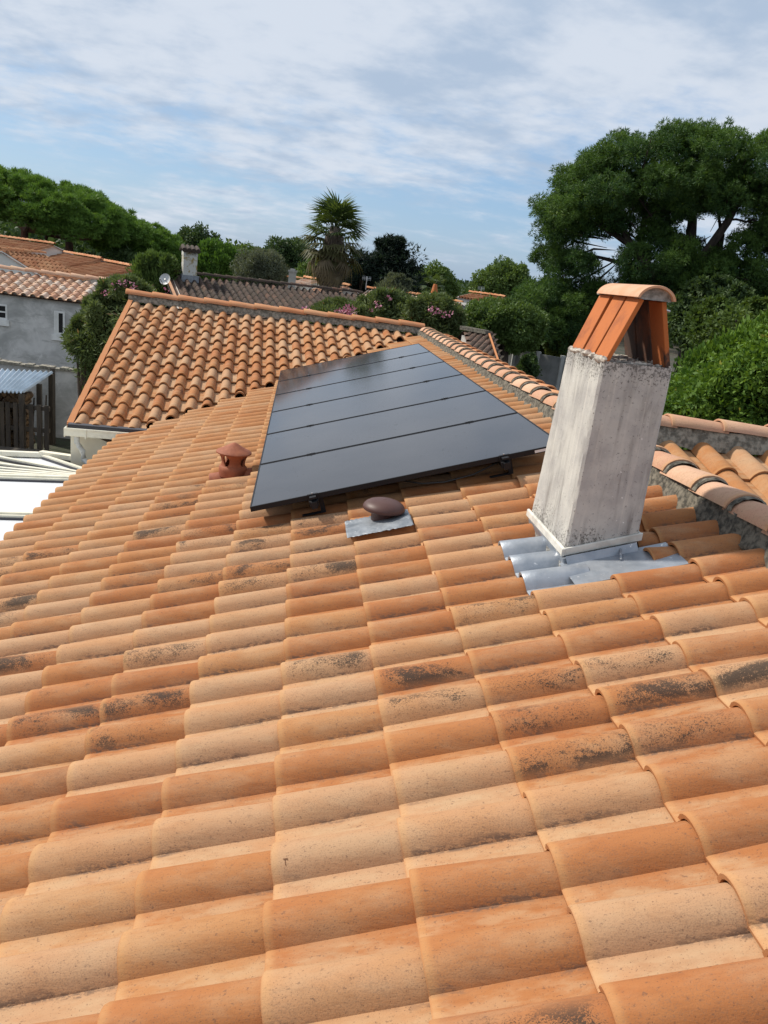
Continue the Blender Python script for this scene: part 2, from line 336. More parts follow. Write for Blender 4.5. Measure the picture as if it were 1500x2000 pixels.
def wall_grey():
    m, nt, b, out = newmat('grey_cement_render')
    g = nt.nodes.new('ShaderNodeNewGeometry'); pos = g.outputs['Position']
    c = mixc(nt, sstep(nt, noise(nt, mapping(nt, pos, (1, 1, 1.3)), 1.1, 8, .68, dist=.6), .36, .66), (.34, .34, .325), (.58, .57, .55))
    c = mixc(nt, mathn(nt, 'MULTIPLY', sstep(nt, noise(nt, mapping(nt, pos, (1, 1, 4), loc=(2, 1, 0)), 1.6, 6, .7), .54, .68), .6), c, (.28, .28, .265))
    c = mixc(nt, mathn(nt, 'MULTIPLY', sstep(nt, noise(nt, mapping(nt, pos, loc=(5, 1, 2)), 2.4, 6, .7, dist=1.0), .58, .66), .5), c, (.68, .67, .65))
    nt.links.new(c, b.inputs['Base Color']); b.inputs['Roughness'].default_value = .95; bump(nt, b, noise(nt, pos, 22, 4), .25, .01); return m
M_GREYW = wall_grey()
M_WALLP = plain('pale_house_wall', (.76, .72, .66), (.68, .64, .58), 1.2, .95)

def panel_glass():
    m, nt, b, out = newmat('solar_glass')
    g = nt.nodes.new('ShaderNodeNewGeometry'); pos = g.outputs['Position']
    sp = noise(nt, pos, 42, 2, .5); patch = noise(nt, pos, 2.2, 3, .6)
    k = mathn(nt, 'MULTIPLY', sstep(nt, mathn(nt, 'ADD', sp, mathn(nt, 'MULTIPLY', patch, .16)), .795, .81), .8)
    film = mathn(nt, 'MULTIPLY', noise(nt, mapping(nt, pos, (1, 1, 1)), 1.4, 6, .6), .08)
    c = mixc(nt, film, (.010, .011, .016), (.5, .47, .45)); c = mixc(nt, k, c, (.03, .028, .025))
    nt.links.new(c, b.inputs['Base Color'])
    nt.links.new(mathn(nt, 'ADD', mathn(nt, 'MULTIPLY', k, .4), mathn(nt, 'ADD', .085, mathn(nt, 'MULTIPLY', patch, .05))), b.inputs['Roughness'])
    b.inputs['IOR'].default_value = 1.42; b.inputs['Specular IOR Level'].default_value = .5
    return m
M_PGLASS = panel_glass()
def leaf_mat(name, c1, c2, c3=None, trans=.30, rough=.6, spec=.25):
    m, nt, b, out = newmat(name)
    a = nt.nodes.new('ShaderNodeAttribute'); a.attribute_name = 'tvar'; s = nt.nodes.new('ShaderNodeSeparateXYZ'); nt.links.new(a.outputs['Vector'], s.inputs[0])
    c = mixc(nt, s.outputs[0], c1, c2)
    if c3: c = mixc(nt, sstep(nt, s.outputs[1], .93, .97), c, c3)
    nt.links.new(c, b.inputs['Base Color']); b.inputs['Roughness'].default_value = rough; b.inputs['Specular IOR Level'].default_value = spec
    t = nt.nodes.new('ShaderNodeBsdfTranslucent'); nt.links.new(mixc(nt, 1.0, c, (1.3, 1.25, .6), 'MULTIPLY'), t.inputs[0])
    mx = nt.nodes.new('ShaderNodeMixShader'); mx.inputs[0].default_value = trans
    nt.links.new(b.outputs[0], mx.inputs[1]); nt.links.new(t.outputs[0], mx.inputs[2]); nt.links.new(mx.outputs[0], out.inputs[0])
    return m
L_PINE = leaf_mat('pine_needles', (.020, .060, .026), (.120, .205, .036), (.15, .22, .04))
L_UMB = leaf_mat('umbrella_pine_needles', (.075, .155, .030), (.15, .26, .048))
L_HEDGE = leaf_mat('glossy_hedge_leaves', (.050, .115, .020), (.160, .26, .038), (.30, .27, .05), rough=.6, spec=.2)
L_OLE = leaf_mat('oleander_leaves', (.072, .112, .038), (.150, .190, .075), (.22, .13, .09))
L_OLEP = plain('oleander_pink', (.58, .17, .27), (.52, .28, .33), 20, .7)
L_DARK = leaf_mat('dark_evergreen_leaves', (.034, .066, .026), (.075, .118, .040))
L_CONE = leaf_mat('dark_cypress_leaves', (.010, .022, .017), (.022, .036, .024))
L_MID = leaf_mat('mid_green_leaves', (.066, .116, .032), (.130, .195, .050))
L_BRIGHT = leaf_mat('bright_green_leaves', (.060, .13, .020), (.10, .19, .032))
L_OLIVE = leaf_mat('olive_leaves', (.085, .105, .070), (.145, .165, .115))
L_YEL = leaf_mat('yellow_green_leaves', (.08, .11, .02), (.15, .17, .03))
L_LIGHT = leaf_mat('light_shrub_leaves', (.045, .085, .02), (.10, .15, .03))
L_PALM = leaf_mat('palm_leaf', (.050, .085, .025), (.10, .14, .045), rough=.45)
L_PALMO = leaf_mat('ageing_palm_leaf', (.085, .085, .035), (.15, .14, .06))
L_PALMD = leaf_mat('dry_palm_leaf', (.13, .10, .06), (.22, .18, .11))

# ------------------------------------------------------------------ ground
g = MB()
for i in range(1): g.quad((-3000, -600, 0), (3000, -600, 0), (3000, 5000, 0), (-3000, 5000, 0))
m_ground, nt_, b_, o_ = newmat('garden_ground')
gg = nt_.nodes.new('ShaderNodeNewGeometry'); gp = gg.outputs['Position']
cc = mixc(nt_, sstep(nt_, noise(nt_, gp, .35, 6, .6), .4, .6), (.075, .055, .038), (.035, .045, .02))
cc = mixc(nt_, sstep(nt_, noise(nt_, gp, 5, 5, .7), .4, .7), cc, (.03, .025, .018))
nt_.links.new(cc, b_.inputs['Base Color']); b_.inputs['Roughness'].default_value = .95; bump(nt_, b_, noise(nt_, gp, 9, 5), .6, .05)
tag(g.build('ground', m_ground), 'dry brown and green garden ground between the houses', kind='structure')

# ------------------------------------------------------------------ roof tiles
def tile_mesh(name, L, W, H=.055, seg=12, step=.018, thick=.0125, over=.05, pan_far=True):
    # x up the slope from the lower lip, y across (crown at 0, pan on -y), z normal, crown plane at 0
    vs = []
    a, b_ = .37, -.33                                    # feet of the cover, in W
    pv = [(a - (a - b_) * i / (seg - 3)) for i in range(seg - 2)] + [-.47, -.62, -.70]
    def hgt(t):
        if t > b_:
            c = .5 * (a + b_); h = (t - c) / (.5 * (a - b_)); return H * (max(0, 1 - abs(h) ** 2.1)) ** .72
        k = (b_ - t) / (b_ + .70 if b_ + .70 else 1); return .0 + .004 * (k - .4) ** 2
    xs = [(0.0, -.0035), (.007, 0.0), (.30 * L, 0), (.65 * L, 0), (L + over, 0)]
    rows = []; tuv = []
    for x, dz in xs:
        k = x / L; r = []
        for t in pv:
            tt = t * (1 - .06 * k) if t > b_ else t
            z = hgt(t) * (1 - .05 * k) - H - step * k + dz; r.append((x, tt * W, z)); tuv.append((k, (a - t) / (a + .70), 0))
        rows.append(r)
    m = len(pv); v = [p for r in rows for p in r]; f = []
    for i in range(len(rows) - 1):
        for j in range(m - 1): f.append((i * m + j, i * m + j + 1, (i + 1) * m + j + 1, (i + 1) * m + j))
    b0 = len(v)                                            # front face and inner surface
    for j, t in enumerate(pv):
        x, y, z = rows[0][j]; s = 1 - .10 * (t > b_); v.append((.001, y * s, z - thick)); tuv.append((-.02, tuv[j][1], 0))
    b1 = len(v)
    for j, t in enumerate(pv):
        x, y, z = rows[0][j]; s = 1 - .10 * (t > b_); v.append((.16, y * s, z - thick - .004)); tuv.append((-.02, tuv[j][1], 0))
    for j in range(m - 1):
        f.append((j + 1, j, b0 + j, b0 + j + 1)); f.append((b0 + j + 1, b0 + j, b1 + j, b1 + j + 1))
    co = np.array(v, float); fa = np.array(f, int)
    me = np_mesh(name, co, fa, 4, None, {'tuv': tuv}, smooth=True)
    me.set_sharp_from_angle(angle=math.radians(50))
    return me, co, fa, np.array(tuv)
def basis(o, u, v, n): return Matrix(((u.x, v.x, n.x, o.x), (u.y, v.y, n.y, o.y), (u.z, v.z, n.z, o.z), (0, 0, 0, 1)))
def roof_field(parent, tm, cells, m_obj, m_geo, n_parts, name='roof_tile', min_px=9, L=.38, Wd=.22):
    # cells: (matrix, (tone, dirt, rnd)); the ones that show largest become objects, the rest one joined part
    me, co, fa, tuv = tm
    me = me.copy(); me.materials.append(m_obj)
    sc = []
    for M, tv in cells:
        q = [px(M @ Vector(p)) for p in ((0, .3 * Wd, 0), (L, .3 * Wd, 0), (L, -.6 * Wd, 0), (0, -.6 * Wd, 0))]
        if min(p[2] for p in q) < .3: sc.append((-1, 0)); continue
        ar = abs(sum(q[i][0] * q[(i + 1) % 4][1] - q[(i + 1) % 4][0] * q[i][1] for i in range(4))) / 2
        cx = sum(p[0] for p in q) / 4; cy = sum(p[1] for p in q) / 4
        vis = -60 < cx < 1560 and -60 < cy < 2060; ext = max(max(p[0] for p in q) - min(p[0] for p in q), max(p[1] for p in q) - min(p[1] for p in q))
        sc.append((ar if vis else -1, ext))
    order = sorted(range(len(cells)), key=lambda i: -sc[i][0])
    picked = [i for i in order[:n_parts] if sc[i][0] > 0 and sc[i][1] >= min_px]
    ps = set(picked)
    for i in picked:
        M, tv = cells[i]; o = link_mesh(name, me, parent, None, M); o['tvar'] = list(tv)
    rest = [i for i in range(len(cells)) if i not in ps]
    if rest:
        base = WL[parent.name]; nv = len(co); V = np.empty((len(rest) * nv, 3)); F = np.empty((len(rest) * len(fa), 4), int); T = np.empty((len(rest) * nv, 3)); X = np.empty((len(rest) * nv, 3))
        for k, i in enumerate(rest):
            M, tv = cells[i]; A = np.array(M); V[k * nv:(k + 1) * nv] = co @ A[:3, :3].T + A[:3, 3] - np.array(base)
            F[k * len(fa):(k + 1) * len(fa)] = fa + k * nv; T[k * nv:(k + 1) * nv] = tv; X[k * nv:(k + 1) * nv] = tuv
        m2 = np_mesh(name + 's_beyond', V, F, 4, m_geo, {'tvar': T, 'tuv': X}, smooth=True); m2.set_sharp_from_angle(angle=math.radians(50))
        o = link_mesh(name + 's', m2, parent); tag(o, kind='stuff')
    return len(picked)
def jit(M, a=.013, d=.003):
    return M @ Matrix.Translation((random.uniform(-d, d) * 2, random.uniform(-d, d), random.uniform(-d, d))) @ Matrix.Rotation(random.gauss(0, a), 4, 'Z') @ Matrix.Rotation(random.gauss(0, a * .6), 4, 'Y')

# main roof plane
TH = math.radians(16.63); TL = .3826; TW = .2175
B = Vector((math.cos(TH), 0, math.sin(TH))); A = Vector((0, 1, 0)); NN = Vector((-math.sin(TH), 0, math.cos(TH)))
O = Vector((-.337, 1.412, 3.174))
def rp(c, n, h=0): return O + B * (c * TL) + A * (n * TW) + NN * h
RX = rp(7.1, 0).x; RZ = rp(7.1, 0).z                      # main ridge
# wing plane
WR = Vector((2.25, 15.08, 3.99)); WLf = Vector((-3.07, 14.75, 3.99))
wv = (WLf - WR).normalized(); WS = .262; wup = Vector((wv.y, -wv.x, 0)) * 1.0
wup = Vector((-wv.y, wv.x, 0)); wup = wup if wup.y > 0 else -wup
wu = (wup + Vector((0, 0, WS))).normalized(); wn = wu.cross(wv); wn = wn if wn.z > 0 else -wn
if wu.cross(wv).z < 0: wvv = -wv
else: wvv = wv
WD = 4.92; wslope = math.hypot(WD, WD * WS)
def wing_z(x, y):
    d = (Vector((x, y, 0)) - Vector((WR.x, WR.y, 0))).dot(wup); return WR.z + d * WS
def main_z(x): return O.z + (x - O.x) * math.tan(TH)

HOUSE = thing('house', (0, 8, 0), 'house whose terracotta tiled roof fills the foreground, with a wing reaching left', 'house')
sheet = MB()
sheet.quad(rp(-4.9, -8, -.105), rp(6.9, -8, -.105), rp(6.9, 64, -.105), rp(-4.9, 64, -.105))
sheet.quad(rp(6.9, -8, -.105), rp(6.9, -8, -.105) + Vector((4, 0, -1.2)), rp(6.9, 22, -.105) + Vector((4, 0, -1.2)), rp(6.9, 62, -.105) + Vector((4, 0, -1.2)), rp(6.9, 62, -.105))
ROOF = sheet.build('main_roof', M_UNDER, HOUSE)
T_MAIN = tile_mesh('canal_tile', TL, TW)
cells = []
# kiln colours of the nearest tiles course by course (o orange, p peach, c cream; capitals carry lichen)
KILN = {-1: (2, 'pcocOOoCc'), 0: (1, 'pococccpcccCOcCPoc'), 1: (0, 'coccopcCopooCccOCo'), 2: (0, 'ooccoCOcoocoocoo'), 3: (-1, 'ococOOOopPooccoccc'), 4: (0, 'cooOOCopcoooopoco'), 5: (3, 'oCocoo'), 6: (6, 'poo')}
def pnoise(x, y): return .5 + .5 * math.sin(x * 1.7 + math.sin(y * .9) * 2 + y * .6)
for c in range(-5, 7):
    for n in range(-7, 62):
        p = rp(c + .5, n)
        if wing_z(p.x, p.y) > main_z(p.x) - .02 : 
            if p.y > 9: continue
        sx, c0 = 1.0, c
        if c == 6: sx = .915
        if 9 <= n <= 12:
            if c == 4 and n <= 11: continue
            if c == 4 and n == 12: pass
            if c == 5: c0 = 5.66 + .04 * (n - 9); sx = 6.0 - c0
        if c == 5 and n == 8: pass
        # tone: cream on the left and near part, plain orange to the upper right
        r = random.random(); pc = .50 - .30 * max(0, min(1, (c - 2.5) / 3)) * max(0, min(1, (n - 1) / 8))
        if n > 18: pc = .50
        pc += .25 * (pnoise(c * 1.3, n * .45) - .5)
        tone = random.uniform(.60, 1.0) if r < pc else random.uniform(.05, .45) + (.06 if n > 22 else 0)
        if c >= 5 and 8 <= n < 16: tone = random.uniform(0, .25)
        if n > 17: k_ = min(1, (n - 17) / 8); tone = tone * (1 - k_ * .45) + (.46 + .08 * random.random()) * k_ * .45
        dirt = random.random() ** 1.6
        if -4 <= c <= 2 and 6 <= n <= 18: dirt = min(1, dirt + .12)
        if n > 24 or (c >= 4 and n > 6): dirt *= .35
        if c in KILN and 0 <= n - KILN[c][0] < len(KILN[c][1]):
            ch = KILN[c][1][n - KILN[c][0]]; tone = {'o': random.uniform(.02, .26), 'p': random.uniform(.46, .58), 'c': random.uniform(.70, .98)}[ch.lower()]
            dirt = random.uniform(.86, 1.0) if ch.isupper() else random.uniform(.1, .52)
        M = basis(rp(c0, n), B, A, NN)
        if sx != 1.0: M = M @ Matrix.Diagonal((sx, 1, 1, 1))
        cells.append((jit(M), (tone, dirt, random.random())))
        if (c, n) == (1, 2): MARK = cells[-1][0]
npick = roof_field(ROOF, T_MAIN, cells, M_TILE, M_TILE_G, 300, L=TL, Wd=TW)

mk = MB(); m_mark = plain('brown_tile_mark', (.17, .075, .035), None, rough=.9)
def on_tile(x, t):
    h = (t - .02) / .35; k = x / TL
    return MARK @ Vector((x, t * (1 - .06 * k) * TW, .055 * (1 - abs(h) ** 2.1) ** .72 * (1 - .05 * k) - .055 - .018 * k + .0012))
for x0, x1, t0, t1 in ((.037, .050, -.14, -.153), (.041, .0435, -.153, -.215), (.0485, .050, -.153, -.170)):
    mk.quad(on_tile(x0, t0), on_tile(x0, t1), on_tile(x1, t1), on_tile(x1, t0))
mk.build('brown_mark', m_mark, ROOF)

# wing roof
ws = MB(); a0 = WR - wn * .13; a1 = WLf - wn * .13
ws.quad(a1 - wu * wslope, a0 - wu * 1.0, a0, a1)
ws.quad(a0, a0 + Vector((0, 5, -1.3)), a1 + Vector((0, 5, -1.3)), a1)
ws.quad(WLf - wu * (wslope - .1) - wn * .17 - wv * .12, rp(-4.9, 38, -.20), WR - wn * .19, WLf - wn * .19 - wv * .12)
WROOF = ws.build('wing_roof', M_UNDER, HOUSE)
cells = []; WWt = .216; wlen = (WLf - WR).length; ncol = int(wlen / WWt) + 1
T_WING = tile_mesh('wing_tile', TL, WWt, H=.072, step=.034, thick=.020)
dsign = 1
for k in range(ncol):
    base = WLf - wv * (.10 + k * WWt) - wn * 0
    # valley distance down this column
    dv = wslope
    for s in np.arange(.15, wslope, .03):
        q = base - wu * s
        if main_z(q.x) + .02 > q.z: dv = s; break
    i = 0; top = .16
    while True:
        s0 = top + (i + 1) * TL - .0                     # distance of this tile's lower lip below the ridge
        s_up = top + i * TL
        if s_up > dv - .10: break
        low = min(s0, dv); sx = (low - s_up) / TL
        if sx < .25: break
        r = random.random(); tone = random.uniform(.72, 1.1) if r < .45 else random.uniform(.0, .42)
        xk = k / ncol; dd = random.random() ** 3 * .55
        if .08 < xk < .22 and 3 < i < 10: dd += .35 * random.random()
        if i >= 9 and xk < .4: dd += .15
        M = basis(base - wu * low, wu, wvv, wn)
        if sx < .999: M = M @ Matrix.Diagonal((sx, 1, 1, 1))
        cells.append((jit(M, .008), (tone, dd, random.random()))); i += 1
roof_field(WROOF, T_WING, cells, M_TILE, M_TILE_G, 0, name='wing_tile', L=TL, Wd=WWt)
# verge tiles down the left rake
vg = [];
for i in range(15):
    s1 = .05 + i * TL; s0 = min(s1 + TL + .02, wslope)
    if s1 > wslope - .1: break
    mb = MB(); e = WLf + wv * .035
    for side, (w0, w1, h0, h1) in enumerate(((-.065, .012, .012, .024), (0, .014, -.15, .0))):
        o1 = e - wu * s1; M = basis(o1, -wu, wv, wn)
        mb.box(0, s0 - s1, w0, w1, h0 - .05, h1 - .05, M @ Matrix.Rotation(.03, 4, 'Y'))
    o = mb.build('verge_tile', M_CAPO, WROOF); vg.append(o)

# caps helper
def caps(parent, p0, p1, n, r0, mat, name='ridge_tile', up=Vector((0, 0, 1)), mort=None, ring=True, arc=PI, seg=12, thick=.013, gap=.0, taper=.86, squash=1.0):
    p0 = Vector(p0); p1 = Vector(p1); d = (p1 - p0) / n; L = d.length; dn = d.normalized(); x = dn.cross(up).normalized(); z = x.cross(dn)
    for k in range(n):
        o = p0 + d * k + z * random.uniform(-.004, .004) + x * random.uniform(-.004, .004); v = []; tuv = []; f = []
        rings = [(0.0, r0 - .003, .016), (.008, r0, .018), (L * .5, r0 * (1 + taper) / 2, .009), (L + .05, r0 * taper, -.004)]
        inner = [(0.001, r0 - thick, .012), (.12, r0 - thick - .003, .01)]
        for j, (t, r, dz) in enumerate(rings + inner):
            for i in range(seg + 1):
                a = PI / 2 - arc / 2 + arc * i / seg
                q = o + dn * t + x * (math.cos(a) * r) + z * (math.sin(a) * r * squash + dz); v.append(q); tuv.append((t / L if j < 4 else -.02, .15 + .35 * abs(i / seg - .5), 0))
        m = seg + 1
        for j in (0, 1, 2):
            for i in range(seg): f.append((j * m + i, (j + 1) * m + i, (j + 1) * m + i + 1, j * m + i + 1))
        for a_, b_ in ((0, 4), (4, 5)):
            for i in range(seg): f.append((a_ * m + i, a_ * m + i + 1, b_ * m + i + 1, b_ * m + i))
        base = WL[parent.name]
        co = np.array([tuple(q - base) for q in v]); tone = random.random()
        me = np_mesh(name, co, np.array(f), 4, mat, {'tuv': tuv, 'tvar': [(tone, random.random() * .5, .5)] * len(v)}, smooth=True); me.set_sharp_from_angle(angle=math.radians(50))
        link_mesh(name, me, parent)
        if mort is not None and ring:                        # collar of dark mortar under the lip
            mb = MB(); pts = []
            for j, (t, r) in enumerate(((-.038, r0 * taper + .002), (-.03, r0 - .006), (.004, r0 - .010))):
                for i in range(seg + 1):
                    a = PI / 2 - arc / 2 + arc * i / seg; rr = r + random.uniform(-.004, .004)
                    pts.append(o + dn * t + x * (math.cos(a) * rr) + z * (math.sin(a) * rr * squash + .012))
            fs = [(j * m + i, (j + 1) * m + i, (j + 1) * m + i + 1, j * m + i + 1) for j in (0, 1) for i in range(seg)]
            mort.add(pts, fs)
def mortar_strip(mb, p0, p1, width, top, bottom, step=.05, up=Vector((0, 0, 1)), rough=.015):
    p0 = Vector(p0); p1 = Vector(p1); n = max(2, int((p1 - p0).length / step)); d = (p1 - p0) / n; x = d.normalized().cross(up).normalized()
    rows = []
    for k in range(n + 1):
        o = p0 + d * k; r = lambda: random.uniform(-rough, rough)
        rows.append([o - x * (width + r()) + up * (bottom + r()), o - x * (width * .96 + r()) + up * (bottom * .72 + r() * .5), o - x * (width * .7 + r()) + up * (top + r() * .3), o + x * (width * .7 + r()) + up * (top + r() * .3), o + x * (width * .96 + r()) + up * (top * .5 + bottom * .5), o + x * (width + r()) + up * (bottom + r())])
    v = [q for r in rows for q in r]; f = [(k * 6 + j, k * 6 + j + 1, (k + 1) * 6 + j + 1, (k + 1) * 6 + j) for k in range(n) for j in range(5)]
    mb.add(v, f)
# main ridge: caps from the viewer's end to the wing
ridge_m = MB()
mortar_strip(ridge_m, (RX + .02, .9, RZ), (RX + .02, 14.9, RZ), .125, .035, -.10, up=Vector((0, 0, 1)))
NC = 38
caps(ROOF, (RX + .02, 1.0, RZ + .012), (RX + .02, 14.75, RZ + .012), NC, .118, M_CAP, mort=ridge_m, arc=PI * .92, squash=.80)
# drips of mortar plugging the ends of the covers
for n in range(-3, 62):
    p = rp(7.02, n, -.03); a = random.uniform(.5, 1)
    ridge_m.box(p.x - .05 * a, p.x + .05, p.y - .045, p.y + .045, p.z - .05, p.z + .022 + .01 * a)
ridge_m.build('ridge_mortar', M_CAPGREY, ROOF, smooth=True)
# second line of caps on the far side of the ridge
caps(ROOF, (RX + .34, 6.3, RZ - .06), (RX + .34, 14.6, RZ - .06), 21, .095, M_CAPO, name='verge_cap', arc=PI * .9)
# wing ridge
wm = MB(); mortar_strip(wm, WLf + wv * .05 + Vector((0, 0, -.02)), WR + Vector((0, 0, -.02)), .105, .05, -.07)
caps(WROOF, WLf + wv * .1 + Vector((0, 0, .02)), WR + Vector((0, 0, .02)), 12, .12, M_CAPO, arc=PI * .95, ring=False, taper=.92, squash=.75)
wm.build('wing_ridge_mortar', M_MORTAR, WROOF, smooth=True)

# right wing beyond the main ridge
r2 = MB(); y2 = 6.03; z2 = RZ - .01
r2.quad(Vector((RX, y2, z2 - .15)), Vector((RX + 4.2, y2 - 4.2, z2 - 4.2 * .27 - .15)), Vector((RX + 7, y2 - 4.2, z2 - 4.2 * .27 - .15)), Vector((RX + 7, y2, z2 - .15)))
r2.quad(Vector((RX + 7, y2, z2 - .15)), Vector((RX + 7, y2 + 4, z2 - 1.2)), Vector((RX + 4, y2 + 4, z2 - 1.2)), Vector((RX, y2, z2 - .15)))
RW = r2.build('right_wing_roof', M_UNDER, HOUSE)
u2 = Vector((0, 1, .27)).normalized(); v2 = Vector((-1, 0, 0)); n2 = u2.cross(v2); cells = []
W2 = .30
T_RW = tile_mesh('round_tile', .42, W2, H=.085, step=.024, thick=.016)
for k in range(0, 17):
    x = RX + .16 + k * W2; dv = min(4.1, (x - RX) * .93 + .02); i = 0
    while True:
        s_up = .16 + i * .42; low = min(s_up + .42, dv)
        if low - s_up < .10: break
        M = basis(Vector((x, y2, z2 + .02)) - u2 * low, u2, v2, n2)
        sx = (low - s_up) / .42
        if sx < .99: M = M @ Matrix.Diagonal((sx, 1, 1, 1))
        cells.append((jit(M, .01), (random.uniform(.7, 1) if random.random() < .4 else random.uniform(.3, .6), random.random() * .4, .5))); i += 1
roof_field(RW, T_RW, cells, M_TILE, M_TILE_G, 0, name='right_wing_tile', L=.42, Wd=W2)
m2_ = MB(); mortar_strip(m2_, (RX + .1, y2, z2 + .02), (RX + 6.5, y2, z2 + .02), .12, .04, -.12)
caps(RW, (RX + .3, y2, z2 + .05), (RX + 6.6, y2, z2 + .05), 14, .115, M_CAP, arc=PI * .95, ring=False, taper=.92, squash=.72)
m2_.build('right_ridge_mortar', M_MORTAR, RW, smooth=True)

# walls, gutter, downpipe
wl = MB()
wl.box(-1.93, 6.2, -6, 9.75, 0, 2.42); wl.build('wall', M_CREAM, HOUSE)
eL = WLf - wu * wslope; eR = eL - wv * 1.3
w2m = MB(); w2m.quad(*(Vector((p.x, p.y, z)) for p, z in ((eL + wv * .0 + wup * .05, 0), (eR + wup * .05, 0), (eR + wup * .05, 2.62), (eL + wv * .0 + wup * .05, 2.62))))
w2m.quad(*(Vector((p.x, p.y, z)) for p, z in ((eL + wv * .0 + wup * .05, 0), (eL + wv * .0 + wup * .05, 2.62), (WLf, 3.9), (WLf + wup * 5, 2.5), (WLf + wup * 5, 0))))
w2m.build('wing_wall', M_CREAM, HOUSE)
gz = eL.z - .07
gt = MB(); ga = eL + wv * .03 - wup * .02; gb = eL - wv * 1.4 - wup * .02
for (dy, w_, z0, h_) in ((-.14, .012, -.075, .085), (-.07, .14, -.08, .012), (-.145, .02, .004, .018)):
    a_ = ga + wup * dy; b_2 = gb + wup * dy; gt.bar(Vector((a_.x, a_.y, gz + z0 + h_ / 2)), Vector((b_2.x, b_2.y, gz + z0 + h_ / 2)), w_, h_)
gt.bar(Vector((ga.x, ga.y, gz - .04)) - wup * .0, Vector((ga.x, ga.y, gz - .04)) - wup * .14, .012, .11)
gt.build('gutter', M_CREAMP, HOUSE)
fl = MB(); fl.bar(Vector((ga.x, ga.y, gz + .025)) - wv * .02, Vector((gb.x, gb.y, gz + .025)), .11, .05); fl.build('gutter_liner', M_FASCIA, HOUSE)
for kk in (.25, .82):
    hb = MB(); q = ga - wv * kk - wup * .155; hb.box(q.x - .008, q.x + .008, q.y - .004, q.y + .03, gz - .10, gz + .02); hb.build('gutter_bracket', M_CREAMP, HOUSE)
dp = MB(); q = ga - wv * .13 - wup * .06
dp.tube([Vector((q.x, q.y, gz - .08)), Vector((q.x, q.y, gz - .17)), Vector((q.x + .03, q.y + .0, gz - .22)), Vector((q.x + .07, q.y + .01, gz - .28)), Vector((q.x + .08, q.y + .01, gz - .38)), Vector((q.x + .14, q.y - .01, gz - .43))], .036, 14)
dp.build('downpipe', M_PVC, HOUSE, smooth=True)

# ------------------------------------------------------------------ chimney
CX0, CX1, CY0, CY1, CZ = 1.377, 1.735, 3.49, 4.12, 4.64
CH = thing('chimney', (1.55, 3.8, 3.6), 'tall weathered grey rendered chimney with an orange slab hood rising from the roof', 'chimney')
st = MB(); nz = 40; nx = 8; ny = 12
def zb(x): return main_z(x) - .12
def ring(t):
    pts = []
    c = .012
    per = [(CX0 + c, CY0), *[(CX0 + (CX1 - CX0) * i / nx, CY0) for i in range(1, nx)], (CX1 - c, CY0), (CX1, CY0 + c), *[(CX1, CY0 + (CY1 - CY0) * i / ny) for i in range(1, ny)], (CX1, CY1 - c),
           (CX1 - c, CY1), *[(CX1 - (CX1 - CX0) * i / nx, CY1) for i in range(1, nx)], (CX0 + c, CY1), (CX0, CY1 - c), *[(CX0, CY1 - (CY1 - CY0) * i / ny) for i in range(1, ny)], (CX0, CY0 + c)]
    for x, y in per:
        if y > CY0 + .02: y -= (y - CY0) / (CY1 - CY0) * .12 * t
        x -= (x - CX0) / (CX1 - CX0) * .015 * t
        z = zb(x) * (1 - t) + CZ * t
        dx = random.gauss(0, .0004); pts.append(Vector((x + dx + (.006 * (1 - t) ** 3 if x > 1.6 else -.006 * (1 - t) ** 3), y + random.gauss(0, .0004) - .006 * (1 - t) ** 4, z)))
    return pts
rings = [ring(t / nz) for t in range(nz + 1)]; m_ = len(rings[0])
st.add([p for r in rings for p in r], [(i * m_ + k, i * m_ + (k + 1) % m_, (i + 1) * m_ + (k + 1) % m_, (i + 1) * m_ + k) for i in range(nz) for k in range(m_)] + [tuple(nz * m_ + k for k in range(m_))])
st.build('stack', M_RENDER, CH, smooth=True)
# cream band round the foot, following the slope
fb = MB()
def band(x0, x1, y0, y1, z0, z1, th=TH):
    return [(x0, y0, main_z(x0) + z0), (x1, y0, main_z(x1) + z0), (x1, y1, main_z(x1) + z0), (x0, y1, main_z(x0) + z0), (x0, y0, main_z(x0) + z1), (x1, y0, main_z(x1) + z1), (x1, y1, main_z(x1) + z1), (x0, y1, main_z(x0) + z1)]
BF = [(3, 2, 1, 0), (4, 5, 6, 7), (0, 1, 5, 4), (1, 2, 6, 5), (2, 3, 7, 6), (3, 0, 4, 7)]
fb.add(band(CX0 - .022, CX1 + .015, CY0 - .016, CY0 - .003, .0, .040), BF)
fb.add(band(CX0 - .017, CX0 - .003, CY0 - .018, CY1 + .02, -.001, .038), BF)
fb.add(band(CX1 + .003, CX1 + .014, CY0 - .014, CY1 + .02, .0, .036), BF)
fb.build('foot_band', plain('chalky_white_metal', (.68, .66, .60), (.50, .48, .43), 9, .7), CH, bevel=.004)
